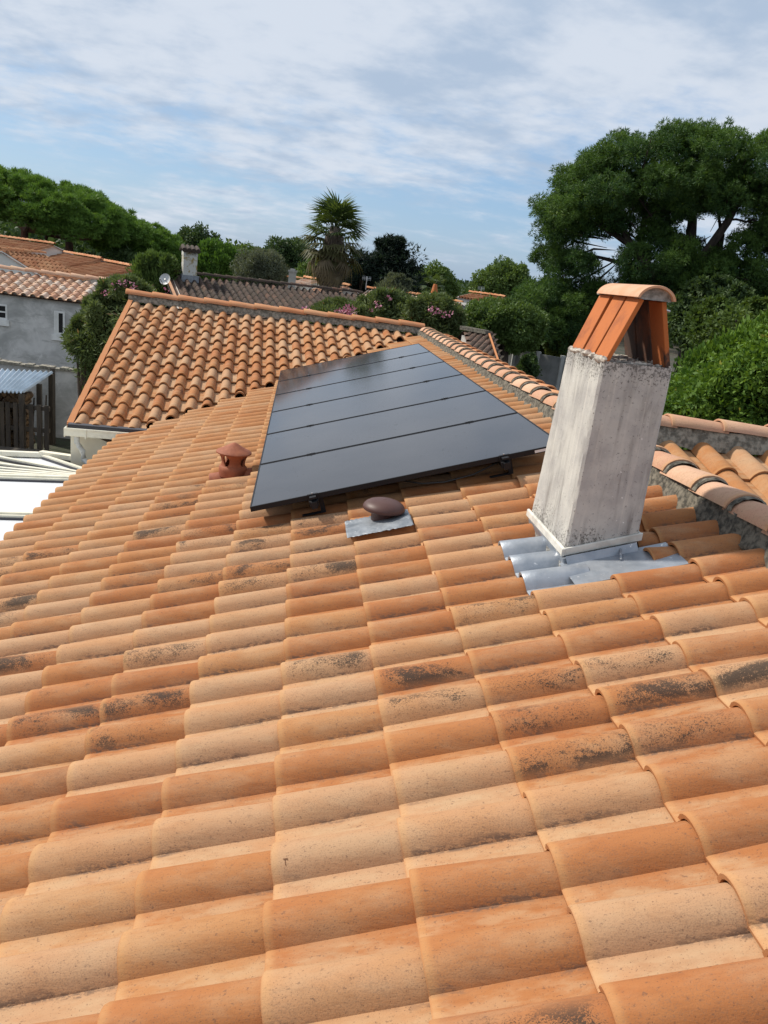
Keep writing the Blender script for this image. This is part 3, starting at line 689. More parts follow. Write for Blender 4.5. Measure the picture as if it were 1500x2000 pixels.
# zinc: covers left of the stack, tray in front
zc_ = tile_mesh('zinc_cover', TL, TW, H=.062)
for i, n in enumerate((9, 10, 11)):
    M = basis(rp(4.02, n, .004), B, A, NN) @ Matrix.Diagonal(((.66 if n > 9 else .74), 1, 1, 1)); me = zc_[0].copy(); link_mesh('zinc_cover', me, CH, M_ZINC, M)
tr = MB()
t0, t1 = 4.58, 6.0
p = [rp(t0, 8.25, -.046), rp(t1, 8.25, -.046), rp(t1, 9.45, -.030), rp(t0, 9.45, -.030)]
tr.quad(*p); tr.quad(p[0], p[0] + NN * .008 , p[1] + NN * .006, p[1])
tr.quad(rp(4.66, 9.30, -.032), rp(5.60, 9.30, -.032), rp(5.60, 9.38, .006), rp(4.66, 9.38, .006))
tr.build('zinc_tray', M_ZINC, CH)
for a_, b_, w_, h_ in ((rp(4.655, 9.4, -.03), rp(4.655, 12.3, -.03), .02, .05), (rp(5.30, 9.0, -.030), rp(5.38, 9.34, -.010), .010, .010)):
    lf = MB(); lf.bar(a_, b_, w_, h_, NN); lf.build('zinc_upstand', M_ZINC, CH)
# hood of clay slabs
TZ = 4.935; mx = 1.556; CX1 -= .015; CY1 -= .12
for side in (-1, 1):
    for k in range(3):
        w_ = .150; y0 = CY0 + .005 + k * .170; bx = CX0 + .022 if side < 0 else CX1 - .022; tx = mx + side * .055
        bz = CZ + .0; a = Vector((bx, y0, bz)); b2 = Vector((tx + random.uniform(-.004, .004), y0, TZ - .005)); d = (b2 - a); Ls = d.length; d.normalize(); yv = Vector((0, 1, 0)); nz_ = d.cross(yv); nz_ = nz_ if nz_.z > 0 else -nz_
        M = basis(a, d, yv, d.cross(yv)); s = MB(); s.box(-.012, Ls, 0, w_ + random.uniform(-.004, .004), -.011, .011, M @ Matrix.Rotation(random.gauss(0, .012), 4, 'Z'))
        s.build('hood_slab', M_SLAB if side < 0 else (M_SOOT if k else M_SOOT1), CH, bevel=.003)
tm_ = MB(); seg = 20; Lc0, Lc1 = CY0 - .035, CY1 - .02; rr = .094
base_pts = []
for j, (y, r) in enumerate(((Lc0, rr - .002), (Lc0 + .006, rr), (Lc1, rr * .97), (Lc1, rr * .97 - .014), (Lc0 + .001, rr - .014))):
    for i in range(seg + 1):
        an = PI * .06 + PI * .88 * i / seg; base_pts.append((mx + math.cos(an) * r, y, TZ - .012 + math.sin(an) * r * .78))
ms = seg + 1
tm_.add(base_pts, [(j * ms + i, ((j + 1) % 5) * ms + i, ((j + 1) % 5) * ms + i + 1, j * ms + i + 1) for j in range(5) for i in range(seg)] + [tuple((0, ms * 4, ms * 3, ms * 2, ms))[::-1], tuple(((ms - 1) + j * ms) for j in range(5))])
tm_.build('cap_tile', plain('pale_peach_clay', (.56, .30, .17), (.60, .36, .23), 12, .85, bscale=90, bstr=.2), CH, smooth=True)
for y in (Lc0 + .022, Lc1 - .02):
    em = MB()
    pts = [(mx + math.cos(PI * i / 14) * (rr - .018) + random.uniform(-.002, .002), y + random.uniform(-.004, .004), TZ - .004 + math.sin(PI * i / 14) * (rr - .026) * .80) for i in range(15)]
    pts2 = [(a, b + .05, c) for a, b, c in pts]
    em.add(pts + pts2, [tuple(range(15)), tuple(range(29, 14, -1))] + [(i, i + 1, i + 16, i + 15) for i in range(14)] + [(14, 0, 15, 29)])
    em.build('end_mortar', plain('speckled_old_mortar', (.34, .32, .29), (.16, .15, .13), 40, .95, bscale=60, bstr=.5), CH)
lm = MB(); rnd = random.Random(3)
def lump(c, r, sq):
    n = 7; v = []; 
    for i in range(5):
        ph = PI * i / 4
        for k in range(n): q = Vector((math.sin(ph) * math.cos(2 * PI * k / n), math.sin(ph) * math.sin(2 * PI * k / n), math.cos(ph))) * r * rnd.uniform(.75, 1.2); v.append((c[0] + q.x * sq[0], c[1] + q.y * sq[1], c[2] + q.z * sq[2]))
    lm.add(v, [(i * n + k, (i + 1) * n + k, (i + 1) * n + (k + 1) % n, i * n + (k + 1) % n) for i in range(4) for k in range(n)])
for side, x in ((-1, CX0 + .012), (1, CX1 - .012)):
    for k in range(15):
        y = CY0 + .02 + (CY1 - CY0 - .04) * k / 14; lump((x + rnd.uniform(-.008, .008), y, CZ + .006 + rnd.uniform(-.006, .008)), rnd.uniform(.014, .024), (1.0, 1.5, .8))
for k in range(9):
    lump((CX0 + .05 + .26 * k / 8, CY0 + rnd.uniform(.02, .05), CZ + .004), rnd.uniform(.008, .018), (1.5, 1, .7))
for k in range(30): lump((rnd.uniform(CX0 + .06, CX1 - .06), rnd.uniform(CY0 + .03, CY1 - .03), CZ), rnd.uniform(.01, .022), (1.3, 1.3, .5))
tag(lm.build('bedding_mortar', plain('pale_bedding_mortar', (.55, .50, .43), (.24, .21, .18), 30, .95), CH, smooth=True), kind='stuff')
an = MB(); an.tube([Vector((mx + .08, CY1 + .0, TZ - .005)), Vector((mx + .34, CY1 + .03, TZ - .045))], .007, 6); an.build('iron_rod', M_STEEL, CH)

# ------------------------------------------------------------------ vents
def mushroom():
    c = rp(2.55, 14.65, .0); t = thing('mushroom_vent', c, 'brown mushroom shaped roof vent on a lead sheet below the solar panels', 'roof vent')
    z = Vector((0, 0, 1)); m = MB()
    m.lathe([(.075, -.05), (.075, .018), (.080, .030), (.084, .040), (.080, .046)], c, 36); m.build('neck', M_DOME, t, smooth=True)
    m = MB(); tilt = Matrix.Translation(c) @ Matrix.Rotation(.0, 4, 'X') @ Matrix.Translation(-c)
    m.lathe([(0.07, 0.044), (0.12, 0.044), (0.131, 0.0506), (0.134, 0.0612), (0.13, 0.073), (0.118, 0.0876), (0.098, 0.1001), (0.07, 0.1093), (0.04, 0.1146), (0.03, 0.1153), (0.027, 0.1163), (0.022, 0.1156), (0.014, 0.1156), (0.01, 0.1173), (0.0005, 0.1179)], c, 48, tilt); m.build('dome', M_DOME, t, smooth=True)
    # lead sheet dressed over the tiles
    m = MB(); nx_, ny_ = 40, 24; v = []; rn = random.Random(5)
    H_ = .055
    for i in range(nx_ + 1):
        for j in range(ny_ + 1):
            cc_ = 1.92 + 1.06 * i / nx_ + rn.uniform(-.003, .003); nn_ = 13.46 + 1.35 * j / ny_ + (rn.uniform(-.03, .03) if j in (0, ny_) else 0)
            fr = (nn_ % 1); fr = fr - 1 if fr > .62 else fr
            hh = -H_ * min(1, (abs(fr) / .42) ** 2.2)
            v.append(rp(cc_, nn_, max(hh * .16, -.009) + .010 + rn.uniform(-.0012, .0012)))
    m.add(v, [(i * (ny_ + 1) + j, (i + 1) * (ny_ + 1) + j, (i + 1) * (ny_ + 1) + j + 1, i * (ny_ + 1) + j + 1) for i in range(nx_) for j in range(ny_)])
    o = m.build('lead_sheet', M_LEAD, t, smooth=True); sd = o.modifiers.new('s', 'SOLIDIFY'); sd.thickness = .003
mushroom()
def cowl():
    c = rp(-.45, 24, -.02); t = thing('terracotta_cowl', c, 'small terracotta vent cowl with a conical cap left of the solar panels', 'roof vent')
    m = MB(); m.lathe([(.118, -.03), (.122, .02), (.120, .048), (.108, .060), (.100, .066), (.086, .064), (.085, -.02)], c, 36); m.build('collar', M_COWL, t, smooth=True)
    # four flaring posts leave openings between them
    m = MB()
    for k in range(4):
        a0 = k * PI / 2 + .25; v = []; rows = [(.056, .110, .79), (.070, .102, .64), (.094, .100, .50), (.128, .108, .48), (.152, .120, .60), (.170, .130, .79)]
        for (z, r, w_) in rows:
            for i in range(7):
                an = a0 + w_ * (i / 6 - .5) * 2
                v.append((c.x + math.cos(an) * r, c.y + math.sin(an) * r, c.z + z))
            for i in range(7):
                an = a0 + w_ * (i / 6 - .5) * 2
                v.append((c.x + math.cos(an) * (r - .016), c.y + math.sin(an) * (r - .016), c.z + z))
        f = []
        for q in range(5):
            b = q * 14
            for i in range(6): f.append((b + i, b + i + 1, b + 14 + i + 1, b + 14 + i)); f.append((b + 7 + i + 1, b + 7 + i, b + 21 + i, b + 21 + i + 1))
            f.append((b, b + 14, b + 21, b + 7)); f.append((b + 6, b + 13, b + 27, b + 20))
        m.add(v, f)
    m.build('slotted_body', M_COWL, t, smooth=True)
    m = MB(); m.lathe([(.10, .173), (.142, .168), (.151, .173), (.152, .183), (.144, .191), (.11, .208), (.07, .230), (.03, .254), (.012, .262), (.0005, .264)], c, 40); m.build('conical_cap', M_COWL, t, smooth=True)
    m = MB(); p_ = [rp(-.98, 23.55, .006), rp(.02, 23.55, .004), rp(.02, 24.75, .004), rp(-.98, 24.75, .006)]
    M = basis(rp(-.98, 24, .006), B, A, NN); tmn = T_MAIN[0].copy(); tmn.materials.clear(); link_mesh('base_tile', tmn, t, M_COWL, M)
cowl()

# ------------------------------------------------------------------ solar panels
yw = math.radians(-7.332) - math.radians(-7.09); tp = math.radians(17.19)
pA = Vector((math.sin(yw), math.cos(yw), 0)); pH = Vector((math.cos(yw), -math.sin(yw), 0)); pB = pH * math.cos(tp) + Vector((0, 0, math.sin(tp))); pN = pB.cross(pA)
pO = O + A * 3.518 + B * .136 + NN * .131
PW, PL = 1.135, 2.126
glabels = ['nearest of the six black solar panels, beside the chimney and the mushroom vent', 'black solar panel second from the viewer in the row of six', 'black solar panel third from the viewer, its left end beside the terracotta cowl',
           'black solar panel fourth from the viewer, beginning to mirror the wing tiles', 'black solar panel fifth from the viewer mirroring the wing tiles at its left end', 'farthest of the six black solar panels, tucked under the wing roof']
def panel(i):
    o = pO + pA * (i * (PW + .02)) - pN * 0; M = basis(o, pB, pA, pN)
    t = thing('solar_panel', o, glabels[i], 'solar panel', 'black solar panels in a row up the roof')
    fr = MB(); th = .035; w_ = .011
    fr.box(0, PL, 0, w_, -th, 0, M); fr.box(0, PL, PW - w_, PW, -th, 0, M); fr.box(0, w_, w_, PW - w_, -th, 0, M); fr.box(PL - w_, PL, w_, PW - w_, -th, 0, M)
    fr.build('frame', M_BLACK, t, bevel=.0012)
    g_ = MB(); g_.box(w_, PL - w_, w_, PW - w_, -.010, -.0025, M); g_.build('glass', M_PGLASS, t)
    bs = MB(); bs.box(w_, PL - w_, w_, PW - w_, -.016, -.0105, M); bs.build('backsheet', M_BLACK, t)
    for x in (.42, 1.72):
        cl = MB(); y = -.01; cl.box(x - .035, x + .035, (-.018 if i else -.012), (.004 if i else .006), -.03 if i else -.05, .005, M)
        if i == 0: cl.box(x - .03, x + .03, -.045, -.012, -.075, -.035, M); cl.box(x - .022, x + .022, -.055, -.012, -.018, -.004, M)
        cl.build('clamp', M_BLACK, t, bevel=.002)
        bt = MB(); bt.lathe([(.007, .004), (.007, .011), (.0005, .012)], (0, 0, 0), 8, M @ Matrix.Translation((x, -.006 if i else .0, 0))); bt.build('bolt', M_STEEL, t)
    if i == 0:
        sk = MB(); sk.box(1.93, 2.02, -.001, .0, -.028, -.010, M); sk.build('sticker', M_STICKER, t)
for i in range(6): panel(i)
Mr = basis(pO, pB, pA, pN)
for x, lab in ((.42, 'lower black mounting rail under the left ends of the solar panels'), (1.72, 'upper black mounting rail under the right ends of the solar panels')):
    r_ = thing('mounting_rail', Mr @ Vector((x, 0, -.06)), lab, 'mounting rail', 'rails carrying the solar panels')
    m = MB(); m.box(x - .02, x + .02, -.07, 6.95, -.08, -.036, Mr); m.build('rail', M_BLACK, r_)
    for k in range(6):
        h = MB(); y = .06 + k * 1.15; h.box(x + .03, x + .062, y, y + .008, -.15, -.04, Mr); h.box(x - .10, x + .062, y, y + .03, -.158, -.150, Mr); h.build('roof_hook', M_BLACK, r_)
cb = MB(); cb.tube([Mr @ Vector(q) for q in ((1.0, .10, -.05), (1.15, .02, -.085), (1.3, .0, -.10), (1.5, .02, -.095), (1.68, .06, -.06))], .006, 6)
solo('power_cable', cb, M_CABLE, Mr @ Vector((1.3, 0, -.1)), 'thin black cable sagging under the edge of the nearest solar panel', 'cable', smooth=True)

# ------------------------------------------------------------------ foliage tools
def leaves(name, mat, C, R, per, length, width, parent=None, style='leaf', seed=0, up=.0, squash=1.0, tones=None):
    # C: clump centres (n,3), R: radii (n,), per: leaves per clump; leaves sit on the clumps' outer shells
    g = np.random.default_rng(seed); n = len(C); k = per
    idx = np.repeat(np.arange(n), k); m = len(idx)
    d = g.normal(size=(m, 3)); d /= np.linalg.norm(d, axis=1)[:, None]
    if up: d[:, 2] = np.abs(d[:, 2]) * up + d[:, 2] * (1 - up); d /= np.linalg.norm(d, axis=1)[:, None]
    rad = R[idx] * (g.uniform(.35, 1.08, m) ** .6)
    pos = C[idx] + d * rad[:, None] * np.array([1, 1, squash])
    if style == 'needle': ax = d + g.normal(size=(m, 3)) * .45
    elif style == 'upright': ax = d * .5 + g.normal(size=(m, 3)) * .35 + np.array([0, 0, .9])
    elif style == 'droop': ax = d * .5 + g.normal(size=(m, 3)) * .3 - np.array([0, 0, .5])
    elif style == 'puff': ax = d + g.normal(size=(m, 3)) * .28 + np.array([0, 0, .12]); pos = C[idx] + d * (R[idx] * g.uniform(.45, .85, m))[:, None] * np.array([1, 1, squash])
    else: ax = d * .7 + g.normal(size=(m, 3)) * .7
    ax /= np.linalg.norm(ax, axis=1)[:, None]
    s = np.cross(ax, g.normal(size=(m, 3))); s /= np.linalg.norm(s, axis=1)[:, None] + 1e-9
    Ls = length * g.uniform(.6, 1.25, m)[:, None]; Ws = width * g.uniform(.7, 1.3, m)[:, None]
    tone_c = (np.asarray(tones) if tones is not None else g.uniform(0, 1, n))[idx]
    tv = np.stack([np.clip(.62 * tone_c + .38 * g.uniform(0, 1, m), 0, 1), .7 * g.uniform(0, 1, m) + .3 * g.uniform(0, 1, n)[idx], g.uniform(0, 1, m)], 1)
    if style in ('needle', 'puff'):
        p0 = pos - s * Ws * .5; p1 = pos + s * Ws * .5; p2 = pos + ax * Ls; V = np.stack([p0, p1, p2], 1).reshape(-1, 3); F = np.arange(m * 3).reshape(m, 3); nv = 3
    else:
        p0 = pos; p1 = pos + ax * Ls * .45 + s * Ws * .5; p2 = pos + ax * Ls; p3 = pos + ax * Ls * .45 - s * Ws * .5; V = np.stack([p0, p1, p2, p3], 1).reshape(-1, 3); F = np.arange(m * 4).reshape(m, 4); nv = 4
    base = np.array(WL[parent.name]) if parent is not None else 0
    me = np_mesh(name, V - base, F, nv, mat, {'tvar': np.repeat(tv, nv, 0)})
    return link_mesh(name, me, parent)
def shell(c, r, n, seed, inner=.55, bottom=-1.0, power=.5, flat=None):
    g = np.random.default_rng(seed); d = g.normal(size=(n * 3, 3)); d /= np.linalg.norm(d, axis=1)[:, None]
    d = d[d[:, 2] > bottom][:n]; rr = inner + (1 - inner) * g.uniform(0, 1, len(d)) ** power
    return np.array(c) + d * rr[:, None] * np.array(r)
def branches(mb, base, targets, r0, seed=0, hub=None, sag=.1):
    g = random.Random(seed); base = Vector(base)
    for t in targets:
        t = Vector(t); h = Vector(hub) if hub is not None else base.lerp(t, .4)
        m1 = base.lerp(h, .55) + Vector((g.uniform(-.1, .1), g.uniform(-.1, .1), 0)) * (t - base).length * .2
        m2 = h.lerp(t, .5) + Vector((g.uniform(-1, 1), g.uniform(-1, 1), -sag)) * (t - h).length * .10
        mb.tube([base, m1, h, m2, t], [r0, r0 * .85, r0 * .6, r0 * .36, r0 * .10], 6)
def tree(name, x, ytop, ybot, wid, D, mat, label, cat, nc=60, cr=.22, per=90, ll=.22, lw=.10, style='leaf', seed=1, fin=.62, group=None, bark=None, inner=.5, bottom=-.9, depth=1.0, trunk_px=None, up=0, sq=1.0):
    top = at(x, ytop, D); bot = at(x, ybot, D); c = (top + bot) / 2; rz = (top.z - bot.z) / 2; rx = wid / 2 * D / FPX
    t = thing(name, (c.x, c.y, 0), label, cat, group)
    cl = shell((c.x, c.y, c.z), (rx * (1 - cr * .5), rx * depth * (1 - cr * .5), rz * (1 - cr * .5)), nc, seed, inner, bottom)
    g = np.random.default_rng(seed); R = g.uniform(.7, 1.25, len(cl)) * cr * min(rx, rz * 1.3)
    leaves('crown', mat, cl, R, int(per * 2.1), ll * fin, lw * fin, t, style, seed + 11, up=up, squash=sq)
    mb = MB(); tr_ = max(.07, rx * .07); hub = Vector((c.x, c.y, c.z - rz * .55))
    mb.tube([(c.x + .1, c.y, 0), (c.x, c.y + .05, hub.z * .5), tuple(hub)], [tr_ * 1.3, tr_, tr_ * .85], 8)
    for k in range(0, len(cl), max(1, len(cl) // 14)): q = cl[k]; mb.tube([hub, hub.lerp(Vector(q), .5) + Vector((0, 0, -.05 * rz)), Vector(q)], [tr_ * .55, tr_ * .3, tr_ * .08], 5)
    mb.build('trunk', bark or M_BARK, t, smooth=True)
    return t, c, rx, rz

# ------------------------------------------------------------------ big pine on the right
def big_pine():
    D = 27.0; c = at(1385, 470, D); t = thing('pine_tree', (c.x, c.y, 0), 'huge dark green pine tree towering behind the chimney', 'tree'); k = D / FPX
    g = np.random.default_rng(21)
    def P(x, y, dd=0): return np.array(at(x, y, D + dd))
    # lobes traced as foliage masses: (x, y, rx, ry) in photo pixels
    lobes = [(1120, 345, 52, 40), (1170, 312, 60, 45), (1235, 290, 70, 45), (1310, 268, 75, 42), (1400, 258, 80, 40), (1475, 290, 60, 50), (1550, 300, 80, 60), (1640, 340, 90, 70), (1090, 400, 50, 38), (1150, 380, 60, 45), (1215, 360, 62, 42), (1290, 335, 65, 38), (1370, 325, 65, 40), (1450, 350, 60, 38), (1540, 380, 70, 50),
             (1078, 445, 38, 26), (1125, 440, 48, 34), (1195, 425, 48, 30), (1085, 492, 42, 30), (1130, 505, 48, 32), (1295, 410, 40, 24), (1340, 390, 50, 30), (1420, 385, 45, 26), (1240, 490, 42, 30), (1290, 455, 48, 36), (1330, 500, 52, 34), (1290, 530, 62, 30), (1250, 540, 55, 28), (1340, 470, 30, 24), (1360, 545, 50, 26), (1490, 440, 44, 26), (1560, 470, 60, 40),
             (1100, 545, 45, 36), (1060, 560, 50, 34), (1130, 580, 52, 34), (1035, 590, 34, 26), (1090, 620, 52, 36), (1160, 560, 34, 26), (1420, 515, 50, 18), (1470, 520, 50, 30), (1440, 560, 55, 22), (1500, 560, 50, 34), (1480, 600, 55, 24), (1410, 620, 50, 26), (1450, 470, 40, 14), (1395, 500, 30, 12), (1350, 620, 40, 24), (1560, 600, 70, 50), (1120, 660, 40, 26)]
    C = []; R = []
    for (x, y, rx, ry) in lobes:
        n = int(4 + rx * ry / 380)
        for _ in range(n):
            a = g.uniform(0, 2 * PI); r = g.uniform(0, 1) ** .5
            dep = g.normal(0, 1) * min(1.6, 55 * k * (1 - r * r) ** .5 + .15)
            C.append(P(x + math.cos(a) * r * max(6, rx - 20), y + 14 + math.sin(a) * r * max(4, ry - 20), dep)); R.append(g.uniform(.36, .60))
    # a far shell so the crown is a solid volume from the side too
    for _ in range(90):
        x = g.uniform(1090, 1620); y = 335 + g.uniform(0, 60) + abs(x - 1380) * .16; C.append(P(x, y, g.uniform(2.2, 4.5))); R.append(g.uniform(.4, .7))
    # every foliage mass is a heap of boughs, each bough a ball of small needle tufts
    C = np.array(C); R = np.array(R); PC = []; PR = []; IC = []; toneb = []
    for c_, r_ in zip(C, R):
        n = int(26 * (r_ / .5) ** 2); d = g.normal(size=(n, 3)); d[:, 2] += .35; d /= np.linalg.norm(d, axis=1)[:, None]
        PC.append(c_ + d * r_ * np.array([1.08, 1.08, .78]) * g.uniform(.85, 1.0, n)[:, None]); PR.append(g.uniform(.09, .16, n)); toneb.append(np.clip(g.uniform(0, .75) + .30 * (px(c_)[0] > 1330) * g.uniform(0, 1) + .25 * d[:, 2], 0, 1))  # upward tufts toned lighter: sunlit tips painted into the needle colour
    PC = np.concatenate(PC); PR = np.concatenate(PR)
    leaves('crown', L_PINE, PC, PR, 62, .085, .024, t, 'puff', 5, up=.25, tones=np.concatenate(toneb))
    leaves('inner_needles', L_PINE, C, R * .6, 110, .15, .03, t, 'puff', 6)
    mb = MB(); base = P(1352, 690, 0); hub = P(1335, 575, 0)
    mb.tube([(base[0] + .1, base[1], 0), base, P(1345, 620), hub], [.50, .42, .38, .34], 10)
    def limb(pts, r): mb.tube([P(*q) for q in pts], [r * (1 - .90 * i / (len(pts) - 1)) for i in range(len(pts))], 7)
    limb([(1335, 575), (1345, 500, .3), (1352, 430, .4), (1345, 370, .5), (1320, 320, .4)], .26)
    limb([(1338, 560), (1375, 500, -.3), (1420, 435, -.2), (1450, 380, 0), (1480, 330, .3)], .22)
    limb([(1335, 570), (1280, 540, -.4), (1235, 480, -.2), (1210, 440, 0), (1200, 380, .2)], .22)
    limb([(1235, 480, -.2), (1190, 450, .2), (1150, 430, 0), (1110, 400, .2)], .12)
    limb([(1290, 545, -.3), (1220, 515, .2), (1160, 500, .3), (1110, 510, 0)], .11)
    limb([(1252, 470, .2), (1258, 430, .4), (1255, 380, .3), (1230, 330, .2)], .13)
    limb([(1345, 560), (1400, 545, -.3), (1450, 550, 0), (1520, 540, .2)], .15)
    limb([(1350, 540, .1), (1400, 500, .3), (1450, 475, .4), (1540, 450, .4)], .15)
    limb([(1400, 505, .3), (1410, 460, .5), (1400, 400, .4), (1380, 350, .2)], .12)
    limb([(1340, 600, 0), (1400, 585, -.3), (1470, 600, -.4), (1540, 600, 0)], .13)
    limb([(1345, 610, 0), (1390, 615, .3), (1430, 640, .4)], .10)
    for _ in range(70):
        i = g.integers(len(lobes)); x, y, rx, ry = lobes[i]; q = P(x + g.uniform(-rx, rx) * .5, y, g.normal(0, .6)); 
        s_ = P(*(lambda h: (h[0] + (x - h[0]) * .35, h[1] + (y - h[1]) * .35))(((1340, 540), (1240, 480), (1420, 440), (1352, 430))[g.integers(4)]))
        mid_ = (q + s_) / 2 + g.normal(0, .12, 3); mb.tube([s_, mid_, q], [.008, .035, .008], 4)
    mb.build('trunk', M_BARK, t, smooth=True)
    bx = MB(); q = at(1328, 640, D - .4); bx.box(q.x - .14, q.x + .14, q.y - .1, q.y + .1, q.z - .12, q.z + .12); bx.box(q.x - .2, q.x + .2, q.y - .16, q.y + .16, q.z + .12, q.z + .15)
    solo('nest_box', bx, M_TIMBER, q, 'small grey wooden box fixed to the pine trunk right of the chimney hood', 'nest box')
big_pine()

# ------------------------------------------------------------------ umbrella pines on the left
def umbrella(cx, top, bot, wid, D, label, seed, trunks, prof=1.0, nl=200):
    c = at(cx, (top + bot) / 2, D); k = D / FPX; g = np.random.default_rng(seed)
    t = thing('umbrella_pine', (c.x, c.y, 0), label, 'tree', 'umbrella pines behind the orange roofs')
    C = []; R = []; rx = wid / 2 * k; rz = (bot - top) / 2 * k
    d = g.normal(size=(nl * 3, 3)); d /= np.linalg.norm(d, axis=1)[:, None]; d = d[d[:, 2] > -.38][:nl]
    for q in d:
        if q[2] > 0: q = q * np.array([1, 1, .80])
        s = g.uniform(.78, 1.0) if q[2] > -.1 else g.uniform(.55, 1.0)
        C.append((c.x + q[0] * rx * s, c.y + q[1] * rx * .8 * s, c.z + q[2] * rz * s - (.10 * q[0] * rx))); R.append(g.uniform(.5, .95) * rz * .17)
    C = np.array(C); R = np.array(R) * 1.35; PC = []; PR = []
    for c_, r_ in zip(C, R):
        n = 22; d_ = g.normal(size=(n, 3)); d_[:, 2] += .5; d_ /= np.linalg.norm(d_, axis=1)[:, None]
        PC.append(c_ + d_ * r_ * g.uniform(.8, 1.0, n)[:, None]); PR.append(g.uniform(.16, .26, n))
    leaves('crown', L_UMB, np.concatenate(PC), np.concatenate(PR), 30, .20, .05, t, 'puff', seed, up=.6)
    leaves('inner_needles', L_UMB, C, R * .7, 60, .3, .09, t, 'puff', seed + 1)
    mb = MB()
    for (x, y) in trunks:
        b = at(x, y + 30, D + g.uniform(-1, 1)); h = at(x + g.uniform(-8, 8), y - 22, D)
        mb.tube([(b.x, b.y, 0), tuple(b), tuple(h)], [.34, .30, .24], 8)
        for _ in range(7):
            j = g.integers(len(C)); e = Vector(C[j]); 
            if (e - h).length < rx * 1.1: mb.tube([h, h.lerp(e, .5) + Vector((0, 0, -.3)), e], [.19, .12, .04], 6)
    mb.build('trunk', M_BARKR, t, smooth=True)
umbrella(75, 350, 478, 350, 62, 'broad umbrella pine with reddish trunks at the far left above the orange roofs', 31, [(45, 470), (88, 470), (135, 475)], nl=460)
umbrella(272, 436, 540, 175, 66, 'smaller rounded umbrella pine directly right of the broad one', 32, [(260, 530)], nl=240)

# ------------------------------------------------------------------ other trees
tree('shade_tree', 250, 490, 590, 170, 60, L_DARK, 'dark shadowed tree mass beneath the umbrella pines behind the orange houses', 'tree', nc=90, ll=.4, lw=.22, seed=40)
tree('oak_tree', 388, 444, 520, 84, 92, L_DARK, 'small dark round tree on the skyline above the white mossy chimney', 'tree', nc=60, ll=.5, lw=.3, per=70, cr=.26, seed=41)
tree('lime_tree', 424, 470, 560, 100, 50, L_BRIGHT, 'bright green leafy tree behind the brown roof, right of the white chimney', 'tree', nc=80, ll=.34, lw=.14, style='upright', seed=42, per=110)
tree('olive_tree', 512, 487, 570, 108, 44, L_OLIVE, 'grey green olive tree behind the brown roof', 'tree', nc=90, ll=.22, lw=.07, seed=43, per=130)
tree('evergreen_tree', 492, 476, 560, 90, 74, L_MID, 'mid green tree peeping over the grey olive tree', 'tree', nc=60, ll=.4, lw=.2, seed=44)
tree('evergreen_tree', 562, 466, 575, 128, 70, L_DARK, 'dark green tree between the olive tree and the palm', 'tree', nc=110, ll=.4, lw=.2, seed=45, per=110)
tree('evergreen_tree', 622, 505, 590, 90, 60, L_MID, 'green tree directly behind the palm trunk', 'tree', nc=70, ll=.35, lw=.16, seed=46)
tree('evergreen_tree', 455, 482, 530, 50, 100, L_DARK, 'tiny dark tree on the skyline left of the olive tree', 'tree', nc=40, ll=.5, lw=.3, seed=47)
tree('round_tree', 850, 515, 615, 88, 64, L_MID, 'round green tree rising behind the red chimney pot', 'tree', nc=90, ll=.36, lw=.18, seed=48, per=110)
tree('round_tree', 985, 511, 615, 118, 58, L_MID, 'broad dusty green tree left of the huge pine', 'tree', nc=110, ll=.34, lw=.17, seed=49, per=120)
tree('round_tree', 955, 545, 610, 60, 74, L_DARK, 'small dark tree at the left foot of the broad dusty tree', 'tree', nc=50, ll=.4, lw=.2, seed=50)

def cypress():
    D = 58; c = at(765, 520, D); k = D / FPX; t = thing('cypress_tree', (c.x, c.y, 0), 'almost black spreading cypress with spiky branches right of the palm', 'tree'); g = np.random.default_rng(51)
    C = []; R = []
    for j in range(46):
        h = g.uniform(0, 1); x0 = 762 + g.uniform(-8, 8); y0 = 480 + h * 95; L = (16 + h * 52); a = g.uniform(0, 2 * PI); dx = math.cos(a) * L; dy = math.sin(a) * L * k
        for s in np.linspace(.1, 1, 9):
            C.append(np.array(at(x0 + dx * s, y0 - s ** 2.2 * 20 * (1 - .2 * h) - 3 + s * 4, D + dy * s * .7))); R.append(.42 * (1.25 - s))
    for j in range(14): C.append(np.array(at(764 + g.uniform(-3, 3), 462 + j * 5, D))); R.append(.12 + .03 * j)
    for j in range(120): C.append(np.array(at(755 + g.normal(0, 32), 540 + g.normal(0, 20), D + g.normal(0, 1)))); R.append(.6)
    leaves('crown', L_CONE, np.array(C), np.array(R), 60, .34, .09, t, 'needle', 52, up=.3)
    mb = MB(); mb.tube([(c.x, c.y, 0), tuple(at(763, 560, D)), tuple(at(764, 465, D))], [.35, .25, .04], 7); mb.build('trunk', M_BARK, t, smooth=True)
cypress()
tree('cypress_shrub', 706, 485, 600, 70, 57, L_CONE, 'black green evergreen between the palm and the spreading cypress', 'tree', nc=80, ll=.3, lw=.12, seed=53)

# far wood on the horizon
def far_wood():
    g = np.random.default_rng(60); C = []; R = []
    for x in np.arange(-200, 1750, 5.0):
        D = g.uniform(120, 170); hy = 436 + .1308 * x
        top = hy + g.uniform(-4, 10) - 6 * math.sin(x * .02) - (8 if x < 500 else 0); 
        for _ in range(2): q = at(x + g.uniform(-3, 3), top + g.uniform(0, 18) + 6, D); C.append((q.x, q.y, q.z)); R.append(g.uniform(1.0, 1.7))
        q = at(x, hy + 30, D - 20); C.append((q.x, q.y, q.z)); R.append(2.2)
    o = leaves('far_wood', L_DARK, np.array(C), np.array(R), 70, .9, .55, None, 'leaf', 61); tag(o, 'far dark green wood along the horizon behind the village', kind='stuff')
far_wood()

